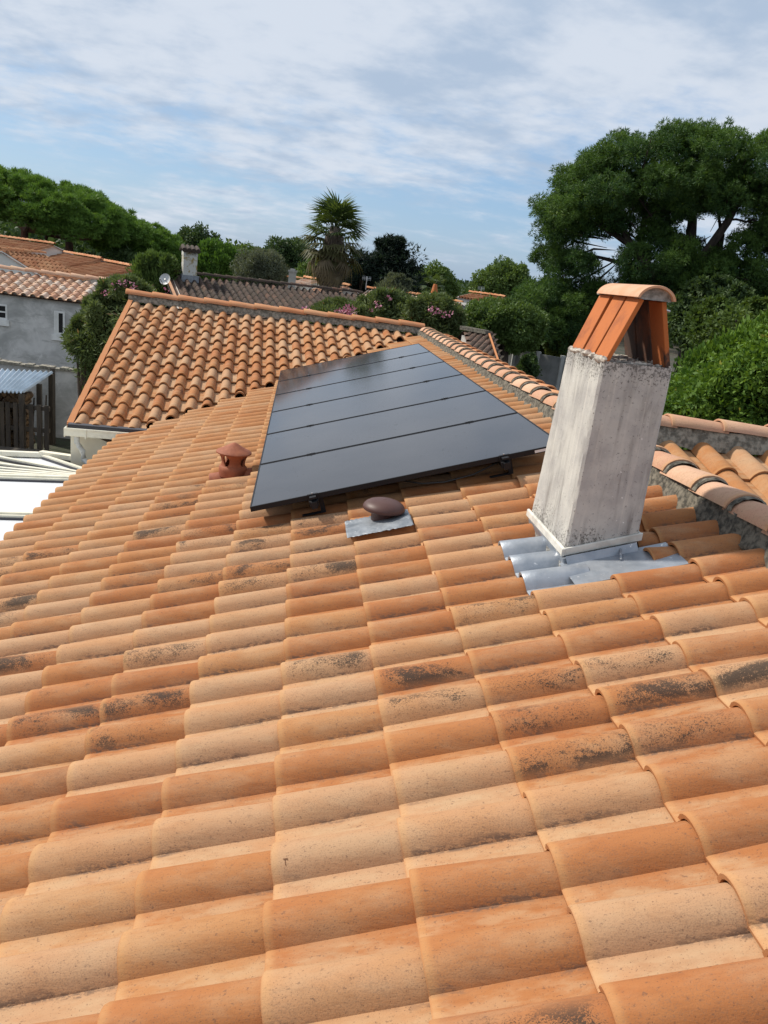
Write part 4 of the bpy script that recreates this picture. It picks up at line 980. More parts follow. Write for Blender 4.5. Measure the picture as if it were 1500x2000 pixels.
# mid distance greenery that fills between the houses
def filler(x0, x1, y0, y1, D, mat, label, seed, n=60, name='shrub', r=.5, cat='shrub', ll=.2, lw=.08, style='leaf', per=120, group=None, cols=None):
    c = at((x0 + x1) / 2, (y0 + y1) / 2, D); t = thing(name, (c.x, c.y, 0), label, cat, group); g = np.random.default_rng(seed); C = []; R = []
    ins = min(r * .75 * FPX / D, (x1 - x0) * .3, (y1 - y0) * .3); x0 += ins; x1 -= ins; y0 += ins; y1 -= ins * .3
    for _ in range(n):
        a = g.uniform(0, 2 * PI); rr = g.uniform(0, 1) ** .5; x = (x0 + x1) / 2 + math.cos(a) * rr * (x1 - x0) / 2; y = (y0 + y1) / 2 + math.sin(a) * rr * (y1 - y0) / 2
        C.append(np.array(at(x, y, D + g.normal(0, 1) * (x1 - x0) * D / FPX * .22))); R.append(r * g.uniform(.6, 1.2))
    for _ in range(n // 3):
        a = g.uniform(PI, 2.05 * PI); q = np.array(at((x0 + x1) / 2 + math.cos(a) * (x1 - x0) * .5 + g.uniform(-8, 8), (y0 + y1) / 2 + math.sin(a) * (y1 - y0) * .5 - g.uniform(0, 9), D + g.normal(0, .3)))
        for q_ in range(2): C.append(q + np.array([g.normal(0, .05), 0, r * (.45 + .35 * q_)])); R.append(r * .32 * (1 - .35 * q_))
    leaves('foliage', mat, np.array(C), np.array(R), int(per * 1.7), ll * .62, lw * .8, t, style, seed + 1)
    mb = MB()
    for k in range(5): q = C[k * 3]; mb.tube([(c.x + (k - 2) * .12, c.y, 0), tuple(Vector((c.x, c.y, 0)).lerp(Vector(q), .6)), tuple(q)], [.06, .04, .015], 5)
    mb.build('stems', M_BARK, t); return t, C, R, g
def flowers(t, pts, r=.10, n=26, seed=0, D=18):
    for j, (x, y, D_) in enumerate(pts):
        g = np.random.default_rng(seed + j); q = at(x, y, D_); me_v = []
        o = leaves('flower_cluster', L_OLEP, np.array([tuple(q)]), np.array([r * g.uniform(.8, 1.3)]), n, .055, .05, t, 'leaf', seed + j)
# left oleander in front of the grey house
t, C, R, g = filler(148, 332, 562, 775, 17.5, L_OLE, 'green oleander bush between the grey house and the tiled wing', 70, n=210, r=.36, ll=.20, lw=.035, style='leaf', per=170, name='oleander_bush')
flowers(t, [(x_, y_, 16.6) for x_, y_ in ((238, 553), (252, 556), (226, 560), (262, 563), (205, 575), (325, 570))], r=.07, n=10, seed=700)
filler(128, 205, 632, 690, 17.2, L_OLE, 'low side shoots of oleander against the grey wall below the small window', 71, n=30, r=.22, ll=.20, lw=.035, style='leaf', per=130, name='oleander_bush')
filler(262, 345, 515, 560, 30, L_MID, 'feathery green shrub before the orange roofs, left of the satellite dish', 72, n=50, r=.45, ll=.34, lw=.07, style='upright', per=120, name='bamboo_shrub')
# oleander hedge behind the wing ridge
ole = [(600, 720, 598, 660, 19, 'left end of the oleander hedge with bright pink flowers behind the wing ridge'), (690, 815, 575, 670, 19.5, 'middle oleander bush of the hedge behind the wing ridge'), (780, 905, 583, 690, 18.5, 'right oleander bush of the hedge, dotted with pale pink flowers')]
fl_pts = [[(672, 609), (678, 606), (684, 602), (668, 616), (676, 614), (662, 612), (595, 607), (602, 612), (610, 616), (688, 610)], [(735, 590), (758, 584), (740, 600), (722, 606)], [(850, 604), (858, 608), (845, 612), (870, 616), (838, 600), (880, 612)]]
for i, (x0, x1, y0, y1, D, lab) in enumerate(ole):
    t, C, R, g = filler(x0, x1, y0 + 8, y1, D, L_OLE, lab, 73 + i, n=120, r=.34, ll=.20, lw=.034, style='leaf', per=170, name='oleander_bush', group='oleander bushes behind the wing ridge')
    flowers(t, [(a, b, D - .9) for a, b in fl_pts[i]], r=.085 if i == 0 else .06, n=26 if i == 0 else 12, seed=760 + 20 * i)
filler(905, 1000, 600, 668, 27, L_MID, 'soft green bush filling behind the oleander hedge at its right', 77, n=70, r=.5, ll=.2, lw=.07, name='garden_bush')
filler(735, 800, 555, 590, 40, L_OLIVE, 'reedy grey green shrubs before the dark cypress', 78, n=40, r=.5, ll=.3, lw=.06, style='upright', name='reed_shrub')
# garden tree
tree('garden_tree', 985, 588, 690, 165, 22, L_MID, 'rounded green garden tree with dark forked trunk behind the ridge', 'tree', nc=130, ll=.16, lw=.08, per=190, seed=80, cr=.24)
tt = MB(); D = 21.6
tt.tube([tuple(at(993, 760, D)), tuple(at(985, 715, D)), tuple(at(988, 680, D)), tuple(at(975, 640, D))], [.11, .10, .09, .04], 8)
tt.tube([tuple(at(985, 745, D)), tuple(at(975, 715, D)), tuple(at(970, 680, D)), tuple(at(950, 650, D))], [.09, .08, .07, .03], 8)
solo('forked_trunk', tt, M_BARK, at(985, 745, D), 'pair of dark slanting trunks under the rounded garden tree', 'tree trunk', smooth=True)
filler(1012, 1050, 700, 735, 20, L_DARK, 'small dark shrub in front of the concrete fence', 81, n=22, r=.22, ll=.12, lw=.06, name='fence_shrub')
filler(1072, 1120, 668, 700, 27, L_YEL, 'yellow green bush above the concrete fence', 82, n=40, r=.28, ll=.16, lw=.07, name='yellow_bush')
filler(1000, 1190, 600, 690, 30, L_DARK, 'dark evergreen thicket beneath the left side of the huge pine', 83, n=130, r=.6, ll=.26, lw=.10, name='thicket', per=130)
filler(1335, 1560, 600, 680, 17, L_LIGHT, 'light yellow green shrubs under the right side of the pine', 84, n=90, r=.34, ll=.16, lw=.06, name='light_shrub', per=110)
filler(1300, 1480, 560, 680, 24, L_DARK, 'dark undergrowth around the pine trunk', 87, n=100, r=.5, ll=.22, lw=.09, name='undergrowth', per=120)
# big hedge on the right
def hedge():
    D = 9.5; c = at(1450, 760, D); t = thing('hedge', (c.x, c.y, 0), 'large glossy bright green hedge at the right edge behind the small ridge', 'hedge'); g = np.random.default_rng(85); C = []; R = []
    for x in np.arange(1300, 1720, 9.0):
        top = 752 - (x - 1300) * .62 if x < 1440 else 665 - (x - 1440) * .45
        top += 8 * math.sin(x * .11)
        for y in np.arange(top, 925, 9.0):
            e = min(1, (y - top) / 50); C.append(np.array(at(x + g.uniform(-6, 6), y + g.uniform(-6, 6) + 4, D + .9 - 1.1 * e + g.normal(0, .18)))); R.append(g.uniform(.07, .17))
    leaves('foliage', L_HEDGE, np.array(C), np.array(R), 46, .075, .034, t, 'leaf', 86)
    m = len(C); C2 = [np.array(at(g.uniform(1330, 1720), g.uniform(760, 900), D + 1.2)) for _ in range(150)]
    for a in range(60):
        x = g.uniform(1330, 1600); top = 752 - (x - 1300) * .62 if x < 1440 else 665 - (x - 1440) * .45; C2.append(np.array(at(x, top - g.uniform(0, 14), D + .6)))
    C2 = np.array(C2); leaves('shoots', L_HEDGE, C2, np.full(len(C2), .12), 22, .085, .032, t, 'upright', 88)
    mb = MB()
    for k in range(14): q = C[k * 60 % m]; mb.tube([(q[0], q[1] + .5, 0), (q[0], q[1] + .3, q[2] * .6), tuple(q)], [.03, .02, .008], 5)
    mb.build('stems', M_BARK, t)
hedge()

# ------------------------------------------------------------------ palms
def palm(cx, ytop, ybase, D, label, scale, nf, seed, trunk_r, skirt=True, name='palm_tree'):
    g = random.Random(seed); k = D / FPX; hub = at(cx, ytop + 58 * scale, D); base = at(cx - 12 * scale, ybase + 60, D)
    t = thing(name, (base.x, base.y, 0), label, 'palm tree'); rr = trunk_r
    def fan(mat, dead):                       # one fan leaf along +x: petiole then splayed blades
        mb = MB(); nb = 12; Lb = 34 * k * scale; Lp = 33 * k * scale
        mb.bar((0, 0, 0), (Lp, 0, 0), .03, .02)
        for i in range(nb):
            a = (i / (nb - 1) - .5) * (2.0 if dead else 3.0); fold = -.10 - .3 * abs(a) / 2; L_ = Lb * (1 - .12 * abs(a)) * g.uniform(.85, 1.1); w_ = .050 * scale ** .5
            d = Vector((math.cos(a), math.sin(a), fold * (1.5 if dead else .5))).normalized(); s = Vector((-math.sin(a), math.cos(a), 0)); o = Vector((Lp, 0, 0))
            m1 = o + d * L_ * .5 + Vector((0, 0, .02)); tip = o + d * L_ + Vector((0, 0, -L_ * (.5 if dead else .28)))
            mb.add([o - s * .006, o + s * .006, m1 + s * w_, m1 - s * w_], [(0, 1, 2, 3)]); mb.add([m1 - s * w_, m1 + s * w_, tip], [(0, 1, 2)])
        me = mb.mesh('fan'); a_ = me.attributes.new('tvar', 'FLOAT_VECTOR', 'POINT'); a_.data.foreach_set('vector', np.repeat([[g.random(), g.random(), .5]], len(me.vertices), 0).astype(np.float32).ravel()); me.materials.append(mat); return me
    live = [fan(L_PALM, False) for _ in range(4)]; old = [fan(L_PALMO, False) for _ in range(3)]; dead = [fan(L_PALMD, True) for _ in range(3)]
    for i in range(nf):
        f_ = (i + .5) / nf; az = i * 2.39996 + g.uniform(-.2, .2); el = 1.30 - f_ * 2.35 + g.gauss(0, .12)
        hd = -1.25 * scale * f_
        M = Matrix.Translation(hub + Vector((0, 0, hd))) @ Matrix.Rotation(az, 4, 'Z') @ Matrix.Rotation(-el, 4, 'Y') @ Matrix.Rotation(g.uniform(-.3, .3), 4, 'X') @ Matrix.Scale(g.uniform(.85, 1.12), 4)
        isd = f_ > .78 and skirt; link_mesh('dry_frond' if isd else 'frond', g.choice(dead if isd else (old if (f_ > .5 and skirt and g.random() < .75) else live)), t, None, M)
    if skirt:
        for i in range(60):
            az = i * 2.39996; hh = -.45 - (i / 60) * 1.15; M = Matrix.Translation(hub + Vector((math.cos(az) * rr * .7, math.sin(az) * rr * .7, hh * scale))) @ Matrix.Rotation(az, 4, 'Z') @ Matrix.Rotation(.95 + g.uniform(-.1, .35) + i * .008, 4, 'Y') @ Matrix.Scale(.72 * g.uniform(.8, 1.1), 4)
            link_mesh('dry_frond', g.choice(dead), t, None, M)
    mb = MB(); n = 22; rings = []
    for j in range(40):
        f_ = j / 39; c_ = Vector((base.x, base.y, 0)).lerp(hub, f_); r = rr * (.92 + .55 * min(1, max(0, (f_ - .55) / .2)) - .9 * max(0, (f_ - .78) / .22))
        rings.append([c_ + Vector((math.cos(2 * PI * q / n), math.sin(2 * PI * q / n), 0)) * r * g.uniform(.86, 1.12) for q in range(n)])
    mb.add([p for r in rings for p in r], [(j * n + q, j * n + (q + 1) % n, (j + 1) * n + (q + 1) % n, (j + 1) * n + q) for j in range(39) for q in range(n)])
    mb.build('trunk', M_PALMT, t)
    if skirt:                                     # hanging fibres
        fb_ = MB()
        for i in range(900):
            f_ = g.uniform(.45, .97); az = g.uniform(0, 2 * PI); c_ = Vector((base.x, base.y, 0)).lerp(hub, f_); r = rr * (.92 + .55 * min(1, max(0, (f_ - .55) / .2)) - .5 * max(0, (f_ - .8) / .2)); p = c_ + Vector((math.cos(az), math.sin(az), 0)) * r; s = Vector((-math.sin(az), math.cos(az), 0)) * .025
            out = Vector((math.cos(az), math.sin(az), 0)) * g.uniform(.02, .14); L_ = g.uniform(.25, .6); fb_.add([p - s, p + s, p + out + Vector((0, 0, -L_))], [(0, 1, 2)])
        o = fb_.build('trunk_fibres', M_PALMT, t); tag(o, kind='stuff')
palm(655, 385, 560, 38, 'tall fan palm with a shaggy dry skirt standing above the brown roof', 1.0, 92, 90, .38)
palm(848, 533, 590, 52, 'small bright palm crown beside the red chimney pot', .42, 22, 91, .16, skirt=False)

# ------------------------------------------------------------------ houses
def gable_house(label, rL, rR, front, back, slope, tm, m_obj, m_geo, wall, n_parts=0, tl=.38, tw=.23, capmat=None, name='house', over=.18, capn=None, capr=.10, tonef=None, wall_h=None, ridge_name='ridge_tile', both=False, ring=False):
    rL = Vector(rL); rR = Vector(rR); v = (rL - rR); wlen = v.length; v.normalize(); u = Vector((-v.y, v.x, 0)); u = u if u.y > 0 else -u
    c = (rL + rR) / 2; t = thing(name, (c.x, c.y, 0), label, 'house')
    uf = (u + Vector((0, 0, slope))).normalized(); n = uf.cross(v); vv = v
    if n.z < 0: n = -n; vv = -v
    s_ = MB(); fs = math.hypot(front, front * slope); e = v * over; d = Vector((0, 0, -.13))
    ub = -u; bk = lambda p: p - (-u) * 0 + u * back - Vector((0, 0, back * slope))
    s_.quad(rL + e - uf * fs + d, rR - e - uf * fs + d, rR - e + d, rL + e + d); s_.quad(rL + e + d, rR - e + d, bk(rR - e) + d, bk(rL + e) + d)
    rf = s_.build('roof', M_UNDER, t); cells = []
    g = random.Random(int(abs(c.x * 13 + c.y * 7)))
    for k in range(int((wlen + 2 * over) / tw)):
        for i in range(int(fs / tl)):
            M = basis(rR - e + v * (tw * .4 + k * tw) - uf * ((i + 1) * tl + .06), uf, vv, n); cells.append((M @ Matrix.Rotation(g.gauss(0, .01), 4, 'Z'), tonef(g, k, i) if tonef else (g.random(), g.random() * .6, g.random())))
    roof_field(rf, tm, cells, m_obj, m_geo, n_parts, L=tl, Wd=tw)
    if capmat is not None:
        caps(rf, rL + e + Vector((0, 0, .0)), rR - e + Vector((0, 0, .0)), capn or max(2, int((wlen + 2 * over) / .4)), capr, capmat, ring=False, seg=6, name=ridge_name)
    w_ = MB(); zf = rL.z - front * slope; zb_ = rL.z - back * slope; f0 = .12
    a1 = rL - u * (front - f0); a2 = rR - u * (front - f0); b1 = rL + u * (back - f0); b2 = rR + u * (back - f0)
    def at_z(p, z): return Vector((p.x, p.y, z))
    zt = rL.z - (front - f0) * slope - .07; zt2 = rL.z - (back - f0) * slope - .07
    w_.quad(at_z(a1, 0), at_z(a2, 0), at_z(a2, zt), at_z(a1, zt)); w_.quad(at_z(b2, 0), at_z(b1, 0), at_z(b1, zt2), at_z(b2, zt2))
    w_.quad(at_z(a2, 0), at_z(b2, 0), at_z(b2, zt2), at_z(rR, rR.z - .07), at_z(a2, zt)); w_.quad(at_z(b1, 0), at_z(a1, 0), at_z(a1, zt), at_z(rL, rL.z - .07), at_z(b1, zt2))
    w_.build('wall', wall, t)
    return t, rf, u, v, uf, n

# grey rendered house at the left
T_G = tile_mesh('small_canal_tile', .33, .24, H=.07, seg=9, step=.02, over=.04)
rR = at(190, 547, 24.6); rLx = at(-120, 505, 26.2); rLx.z = rR.z
GH, grf, gu, gv, guf, gn = gable_house('grey cement rendered house with faded pink tiles at the left edge', rLx, rR, 1.60, 2.6, .29, T_G, M_PINK, M_PINK_G, M_GREYW, n_parts=260, tl=.33, tw=.24, capmat=M_CAP, over=.10, tonef=lambda g, k, i: (g.random(), .2 * g.random(), g.random()))
def window_on(house, x0, x1, y0, y1, D0, label, kind):
    # frame built on the facade plane of the grey house
    wa = rR - gu * (1.60 - .12); nrm = -gu
    def fp(x, y):
        d = (at(x, y, 10) - CAMP); tt = (wa - CAMP).dot(nrm) / d.dot(nrm); return CAMP + d * tt
    p00 = fp(x0, y1); p11 = fp(x1, y0); w_ = (fp(x1, y1) - p00).dot(-gv); h_ = p11.z - p00.z
    M = basis(p00, -gv, Vector((0, 0, 1)), nrm)
    f = MB(); b = .05
    f.box(0, w_, 0, b, -.02, .02, M); f.box(0, w_, h_ - b, h_, -.02, .02, M); f.box(0, b, b, h_ - b, -.02, .02, M); f.box(w_ - b, w_, b, h_ - b, -.02, .02, M)
    if kind == 'inner': f.box(b, w_ * .42, b, h_ - b, -.015, .012, M)
    else: f.box(b, w_ - b, h_ * .5 - .02, h_ * .5 + .02, -.018, .016, M)
    o = f.build('window', M_WHITEW, house); g_ = MB(); g_.box(b, w_ - b, b, h_ - b, .002, .006, M); g_.build('pane', M_GLASSD, o)
    sl_ = MB(); sl_.box(-.06, w_ + .05, -.16, -.0, 0, .06, M); sl_.build('sill', M_WHITEW, o)
    return fp, M, w_, h_
window_on(GH, 106, 127, 609, 652, 22, '', 'inner')
window_on(GH, -30, 15, 595, 620, 22, '', 'bars')
# low lying darker roof between grey house and brown roof
T_S = tile_mesh('weathered_tile', .42, .25, H=.11, seg=7, step=.010, over=.04)
def tone_moss(g, k, i): return (g.random() * .9, g.random() * .5, g.random())
a = at(196, 546, 31.5); b = at(330, 560, 30.5); b.z = a.z
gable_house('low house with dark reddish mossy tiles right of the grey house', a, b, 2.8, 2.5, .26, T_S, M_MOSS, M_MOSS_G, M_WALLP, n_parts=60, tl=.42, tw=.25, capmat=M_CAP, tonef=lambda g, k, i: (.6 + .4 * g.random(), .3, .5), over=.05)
# brown mossy roof
a = at(334, 531, 30.0); b = at(700, 572, 31.8); b.z = a.z
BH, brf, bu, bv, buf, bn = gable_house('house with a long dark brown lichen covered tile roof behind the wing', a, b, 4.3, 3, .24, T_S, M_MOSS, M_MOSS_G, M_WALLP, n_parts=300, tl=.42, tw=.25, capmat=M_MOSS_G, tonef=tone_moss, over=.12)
for i in range(10):                                      # orange verge down its left edge
    m = MB(); p0 = a + bv * .22 - buf * (i * .42); m.bar(p0, p0 - buf * .44, .08, .05, bn); m.build('verge_tile', M_CAP, brf)
# its chimney
c = at(369, 535, 29.8); ck = 29.8 / FPX
chs = thing('small_chimney', (c.x, c.y, c.z - .2), 'squat white chimney with yellow lichen and a mossy tiled cap on the brown roof', 'chimney')
m_lich, ntl, bl, ol = newmat('lichened_white_render'); gl = ntl.nodes.new('ShaderNodeNewGeometry')
cl_ = mixc(ntl, sstep(ntl, noise(ntl, gl.outputs['Position'], 6, 5, .7), .5, .62), (.58, .57, .52), (.34, .25, .10)); cl_ = mixc(ntl, sstep(ntl, noise(ntl, gl.outputs['Position'], 3, 4, .7), .56, .7), cl_, (.22, .21, .18)); ntl.links.new(cl_, bl.inputs['Base Color']); bl.inputs['Roughness'].default_value = .95
Mc = basis(c, -bv, bu, Vector((0, 0, 1)))
m = MB(); m.box(-.24, .24, -.22, .22, -.35, .62, Mc); m.box(-.21, .21, -.19, .19, .62, .74, Mc); m.build('stack', m_lich, chs)
m = MB()
for s_ in (-1, 1): m.box(-.25 if s_ < 0 else .17, -.17 if s_ < 0 else .25, -.23, .23, .62, .80, Mc)
m.build('hood_wall', m_lich, chs)
for i, xx in enumerate((-.24, -.08, .08, .24)):
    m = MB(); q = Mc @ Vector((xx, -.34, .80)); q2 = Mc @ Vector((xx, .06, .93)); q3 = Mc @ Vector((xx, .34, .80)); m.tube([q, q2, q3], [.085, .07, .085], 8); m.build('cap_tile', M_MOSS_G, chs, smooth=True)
m = MB(); m.box(-.30, .30, -.34, .28, -.34, -.04, Mc); m.build('lead_skirt', M_LEAD, chs)
# satellite dish
c = at(322, 545, 26.5); ds = thing('satellite_dish', c, 'pale round satellite dish at the left corner of the brown roof', 'satellite dish')
m = MB(); Md = Matrix.Translation(c) @ (Vector((-.3, -.9, .35)).to_track_quat('Z', 'Y').to_matrix().to_4x4())
m.lathe([(.0005, -.04), (.07, -.034), (.13, -.020), (.175, 0), (.18, .004), (.13, -.027), (.0005, -.048)], (0, 0, 0), 28, Md); m.build('reflector', plain('dish_grey', (.52, .52, .50), None, rough=.5), ds, smooth=True)
m = MB(); m.tube([Md @ Vector((0, -.2, 0)), Md @ Vector((0, -.1, .3))], .012, 6); m.tube([c, Vector((c.x + .15, c.y + .3, c.z - .4))], .02, 6); m.build('arm', M_STEEL, ds)

# orange roofed houses at the far left
T_F = tile_mesh('far_tile', .40, .26, H=.10, seg=6, step=.022, over=.03)
fk = dict(tm=T_F, m_obj=M_FAR_G, m_geo=M_FAR_G, wall=M_WALLP, tl=.40, tw=.26, capmat=M_CAPO, over=.10, capr=.10)
a = at(-90, 449, 58); b = at(104, 476, 50); a.z = b.z; gable_house('farthest orange roofed house below the broad umbrella pine', a, b, 4.2, 3.6, .30, **fk)
a = at(3, 486, 42); b = at(84, 495, 43.5); a.z = b.z = .5 * (a.z + b.z); gable_house('orange roofed house with a pale gable at the far left edge', a, b, 4.8, 3.2, .33, **fk)
a = at(105, 488, 52); b = at(197, 505, 45); a.z = b.z; gable_house('small orange roofed house stepping down in the middle of the row', a, b, 3.4, 3.2, .30, **fk)
a = at(190, 508, 46); b = at(275, 523, 40); a.z = b.z; gable_house('low orange roof at the right end of the row below the dark pines', a, b, 4.4, 3, .26, **fk)
# houses beyond the palm
fk2 = dict(fk); fk2['wall'] = plain('white_house_wall', (.62, .61, .58), (.54, .53, .50), 1.0, .9)
a = at(720, 563, 44); b = at(826, 572, 43); b.z = a.z; fk3 = dict(fk2); fk3['m_geo'] = M_PINK_G
gable_house('house with pinkish orange roof and white gable behind the oleander hedge', a, b, 3.0, 3.0, .32, **fk3)
a = at(850, 583, 47); b = at(900, 590, 46); b.z = a.z; gable_house('low house with weathered tiles right of the red chimney pot', a, b, 2.5, 2.5, .25, **fk3)
a = at(918, 578, 52); b = at(985, 572, 50); a.z = b.z = at(945, 574, 51).z; gable_house('little white house with an orange roof left of the broad dusty tree', a, b, 1.2, 3, .25, **fk2)
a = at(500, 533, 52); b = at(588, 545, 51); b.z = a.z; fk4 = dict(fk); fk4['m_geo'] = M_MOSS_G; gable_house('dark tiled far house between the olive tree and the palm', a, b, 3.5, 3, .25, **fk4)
a = at(596, 542, 46); b = at(622, 545, 44); b.z = a.z; gable_house('small pale gabled house left of the palm trunk', a, b, 2.8, 2.5, .30, **fk3)
a = at(640, 552, 42); b = at(680, 560, 41); b.z = a.z; gable_house('low dull tiled roof right of the palm trunk', a, b, 2.8, 2.5, .30, **fk3)
a = at(940, 566, 78); b = at(975, 568, 78); b.z = a.z; gable_house('tiny distant house with a pale roof among the trees', a, b, 3, 3, .2, **fk3)
# red chimney pot
c = at(846, 588, 43); k = 43 / FPX; rc = thing('pot_chimney', c, 'cream chimney with a red conical pot beyond the oleander hedge', 'chimney')
m = MB(); m.box(c.x - .20, c.x + .20, c.y - .2, c.y + .2, c.z - .8, c.z + .32); m.box(c.x - .24, c.x + .24, c.y - .24, c.y + .24, c.z + .32, c.z + .38); m.build('stack', M_CREAM, rc)
m = MB(); m.lathe([(.19, .38), (.20, .42), (.17, .5), (.10, .85), (.08, .88), (.0005, .88)], c, 16); m.build('pot', M_SLAB, rc, smooth=True)
c = at(570, 552, 40); m = MB(); m.box(c.x - .18, c.x + .18, c.y - .18, c.y + .18, c.z - 1, c.z + .50); m.box(c.x - .22, c.x + .22, c.y - .22, c.y + .22, c.z + .50, c.z + .58); m.box(c.x - .12, c.x + .12, c.y - .12, c.y + .12, c.z + .58, c.z + .66)
solo('slim_chimney', m, M_CONCP, c, 'slim grey chimney rising behind the brown ridge left of the palm', 'chimney')
# antennas
def antenna(x, y0, y1, D, label):
    p0 = at(x, y1, D); p1 = at(x, y0, D); t = thing('antenna', p0, label, 'antenna'); m = MB(); m.tube([(p1.x, p1.y, p0.z), (p1.x, p1.y, p1.z)], .025, 5); m.build('mast', M_STEEL, t)
    m = MB(); m.bar((p1.x - .25, p1.y, p1.z - .1), (p1.x + .25, p1.y + .3, p1.z - .1), .02, .02)
    for i in range(6): q = Vector((p1.x - .22 + i * .09, p1.y + .3 * i / 6, p1.z - .1)); m.bar(q + Vector((0, -.02, -.12)), q + Vector((0, .02, .12)), .012, .012)
    m.build('aerial', M_STEEL, t)
antenna(941, 560, 580, 52, 'thin television aerial above the little white house')
antenna(717, 540, 566, 45, 'pale aerial mast in front of the dark cypress')

# lichened little roof right of the ridge
a = at(905, 646, 17.5); b = at(949, 650, 17.0)
lt = thing('outbuilding', (a.x, a.y, 0), 'small outbuilding with a steep lichen spotted tile roof beside the garden tree', 'outbuilding'); b.z = a.z
v_ = (a - b).normalized(); dn = (at(967, 712, 15.3) - b); dn.normalize(); n_ = dn.cross(v_); n_ = n_ if n_.z > 0 else -n_
ln = 2.9; s_ = MB(); s_.quad(a, b, b + dn * ln, a + dn * ln); s_.quad(a, b, b + Vector((0, 1.5, -.5)), a + Vector((0, 1.5, -.5)))
rfo = s_.build('roof', M_UNDER, lt); cells = []; uu = -dn; vv = v_ if uu.cross(v_).dot(n_) > 0 else -v_; wd = (a - b).length
for k in range(4):
    for i in range(int(ln / .34)):
        M = basis(b + v_ * (wd / 4 * (k + .5)) + dn * (.34 * (i + 1)) + n_ * .07, uu, vv, n_); cells.append((M, (.2 + .5 * random.random(), .5, .5)))
T_O = tile_mesh('lichen_tile', .34, wd / 4, H=.07, seg=8, step=.02)
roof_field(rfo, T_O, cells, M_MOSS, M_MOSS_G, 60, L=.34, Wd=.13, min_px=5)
m = MB(); m.bar(b + n_ * .05 - v_ * .12, b + dn * ln + n_ * .05 - v_ * .12, .035, .05, n_); m.build('verge', M_CAPO, rfo)
m = MB(); m.bar(a + v_ * .05 + Vector((0, 0, .06)), b - v_ * .05 + Vector((0, 0, .06)), .14, .08); m.build('ridge', M_CAPGREY, rfo)
m = MB(); m.quad((a.x, a.y + .1, 0), (b.x, b.y + .1, 0), (b.x, b.y + .1, b.z - .1), (a.x, a.y + .1, a.z - .1)); e1 = b + dn * ln; e0 = a + dn * ln; m.quad((e0.x, e0.y, 0), (e1.x, e1.y, 0), (e1.x, e1.y, e1.z - .05), (e0.x, e0.y, e0.z - .05)); m.quad((b.x, b.y, 0), (e1.x, e1.y, 0), (e1.x, e1.y, e1.z - .05), (b.x, b.y, b.z - .05)); m.build('wall', M_WALLP, lt)

# concrete panel fence
f0 = at(960, 690, 23.5); f1 = at(1200, 714, 22.0); ft = at(1050, 694, 22.8).z; fh = 1.15
FN = thing('concrete_fence', ((f0.x + f1.x) / 2, (f0.y + f1.y) / 2, 0), 'grey precast concrete panel fence behind the ridge and the garden tree', 'fence')
nseg = 5; fd = (Vector((f1.x, f1.y, 0)) - Vector((f0.x, f0.y, 0))) / nseg
zt_ = 3.27; zb0 = 0
for i in range(nseg + 1):
    p = Vector((f0.x, f0.y, 0)) + fd * i; m = MB(); zz = zt_ + .06; m.box(p.x - .06, p.x + .06, p.y - .06, p.y + .06, 0, zz); m.build('post', M_CONCP, FN)
    if i < nseg:
        q = p + fd; m = MB(); m.bar(Vector((p.x, p.y, zt_ / 2)) + fd.normalized() * .06, Vector((q.x, q.y, zt_ / 2)) - fd.normalized() * .06, .05, zt_); m.build('panel', M_CONC, FN)
bank = MB(); q0 = at(900, 760, 18); bank.quad((2.0, 16.0, 2.2), (9.5, 15.0, 2.2), (11, 30, 2.0), (1.5, 30, 2.0)); bank.quad((2.0, 16.0, 2.2), (2, 15.8, 0), (9.5, 14.8, 0), (9.5, 15, 2.2))
tag(bank.build('raised_terrain', m_ground), 'raised dry garden bank in front of the concrete fence', kind='structure')

# ------------------------------------------------------------------ corner with shed and garden wall
gw0 = at(104, 722, 20.9); gw1 = at(175, 737, 20.6)
GW = MB(); d_ = Vector((gw1.x - gw0.x, gw1.y - gw0.y, 0)); p0 = Vector((gw0.x, gw0.y, 0)) - d_ * 4.0; p1 = Vector((gw1.x, gw1.y, 0)) + d_ * 2.5
GW.bar(Vector((p0.x, p0.y, .86)), Vector((p1.x, p1.y, .86)), .18, 1.72)
GWo = thing('garden_wall', (gw0.x, gw0.y, 0), 'grey cement garden wall with a rough crumbling top behind the shed', 'wall'); GW.build('masonry', M_GREYW, GWo)
cp = MB(); nn_ = 40
for i in range(nn_): q = p0.lerp(p1, i / nn_); cp.box(q.x - .08, q.x + .09, q.y - .13, q.y + .13, 1.70, 1.74 + random.uniform(0, .07))
cp.build('coping', M_MORTAR, GWo)
# shed
sA = at(-40, 708, 20.0); sB = at(104, 727, 20.0); sC = at(47, 766, 18.6); sD = at(-60, 752, 18.6)
zt1 = sB.z; sA.z = zt1; sD.z = sC.z
SH = thing('wood_shed', (sC.x, sC.y, 0), 'lean-to wood shed with a blue grey corrugated metal roof at the left edge', 'shed')
m = MB(); nC = 120; vtx = []
for i in range(nC + 1):
    f_ = i / nC; wob = .030 * math.cos(2 * PI * i / 9.0)
    vtx += [sA.lerp(sB, f_) + Vector((0, 0, wob)), sD.lerp(sC, f_) + Vector((0, 0, wob))]
m.add(vtx, [(2 * i, 2 * i + 1, 2 * i + 3, 2 * i + 2) for i in range(nC)])
o = m.build('corrugated_roof', plain('galvanised_sheet', (.46, .54, .62), (.38, .45, .52), 4, .5, metal=.1), SH); sd = o.modifiers.new('s', 'SOLIDIFY'); sd.thickness = .012
pw = MB(); pw.box(sD.x - .1, sD.x - .04, sD.y, sA.y, 0, sC.z - .05); pw.build('added_shade_boards', M_TIMBER, SH)  # unseen boards added to keep the sun off the pallets and shed inside
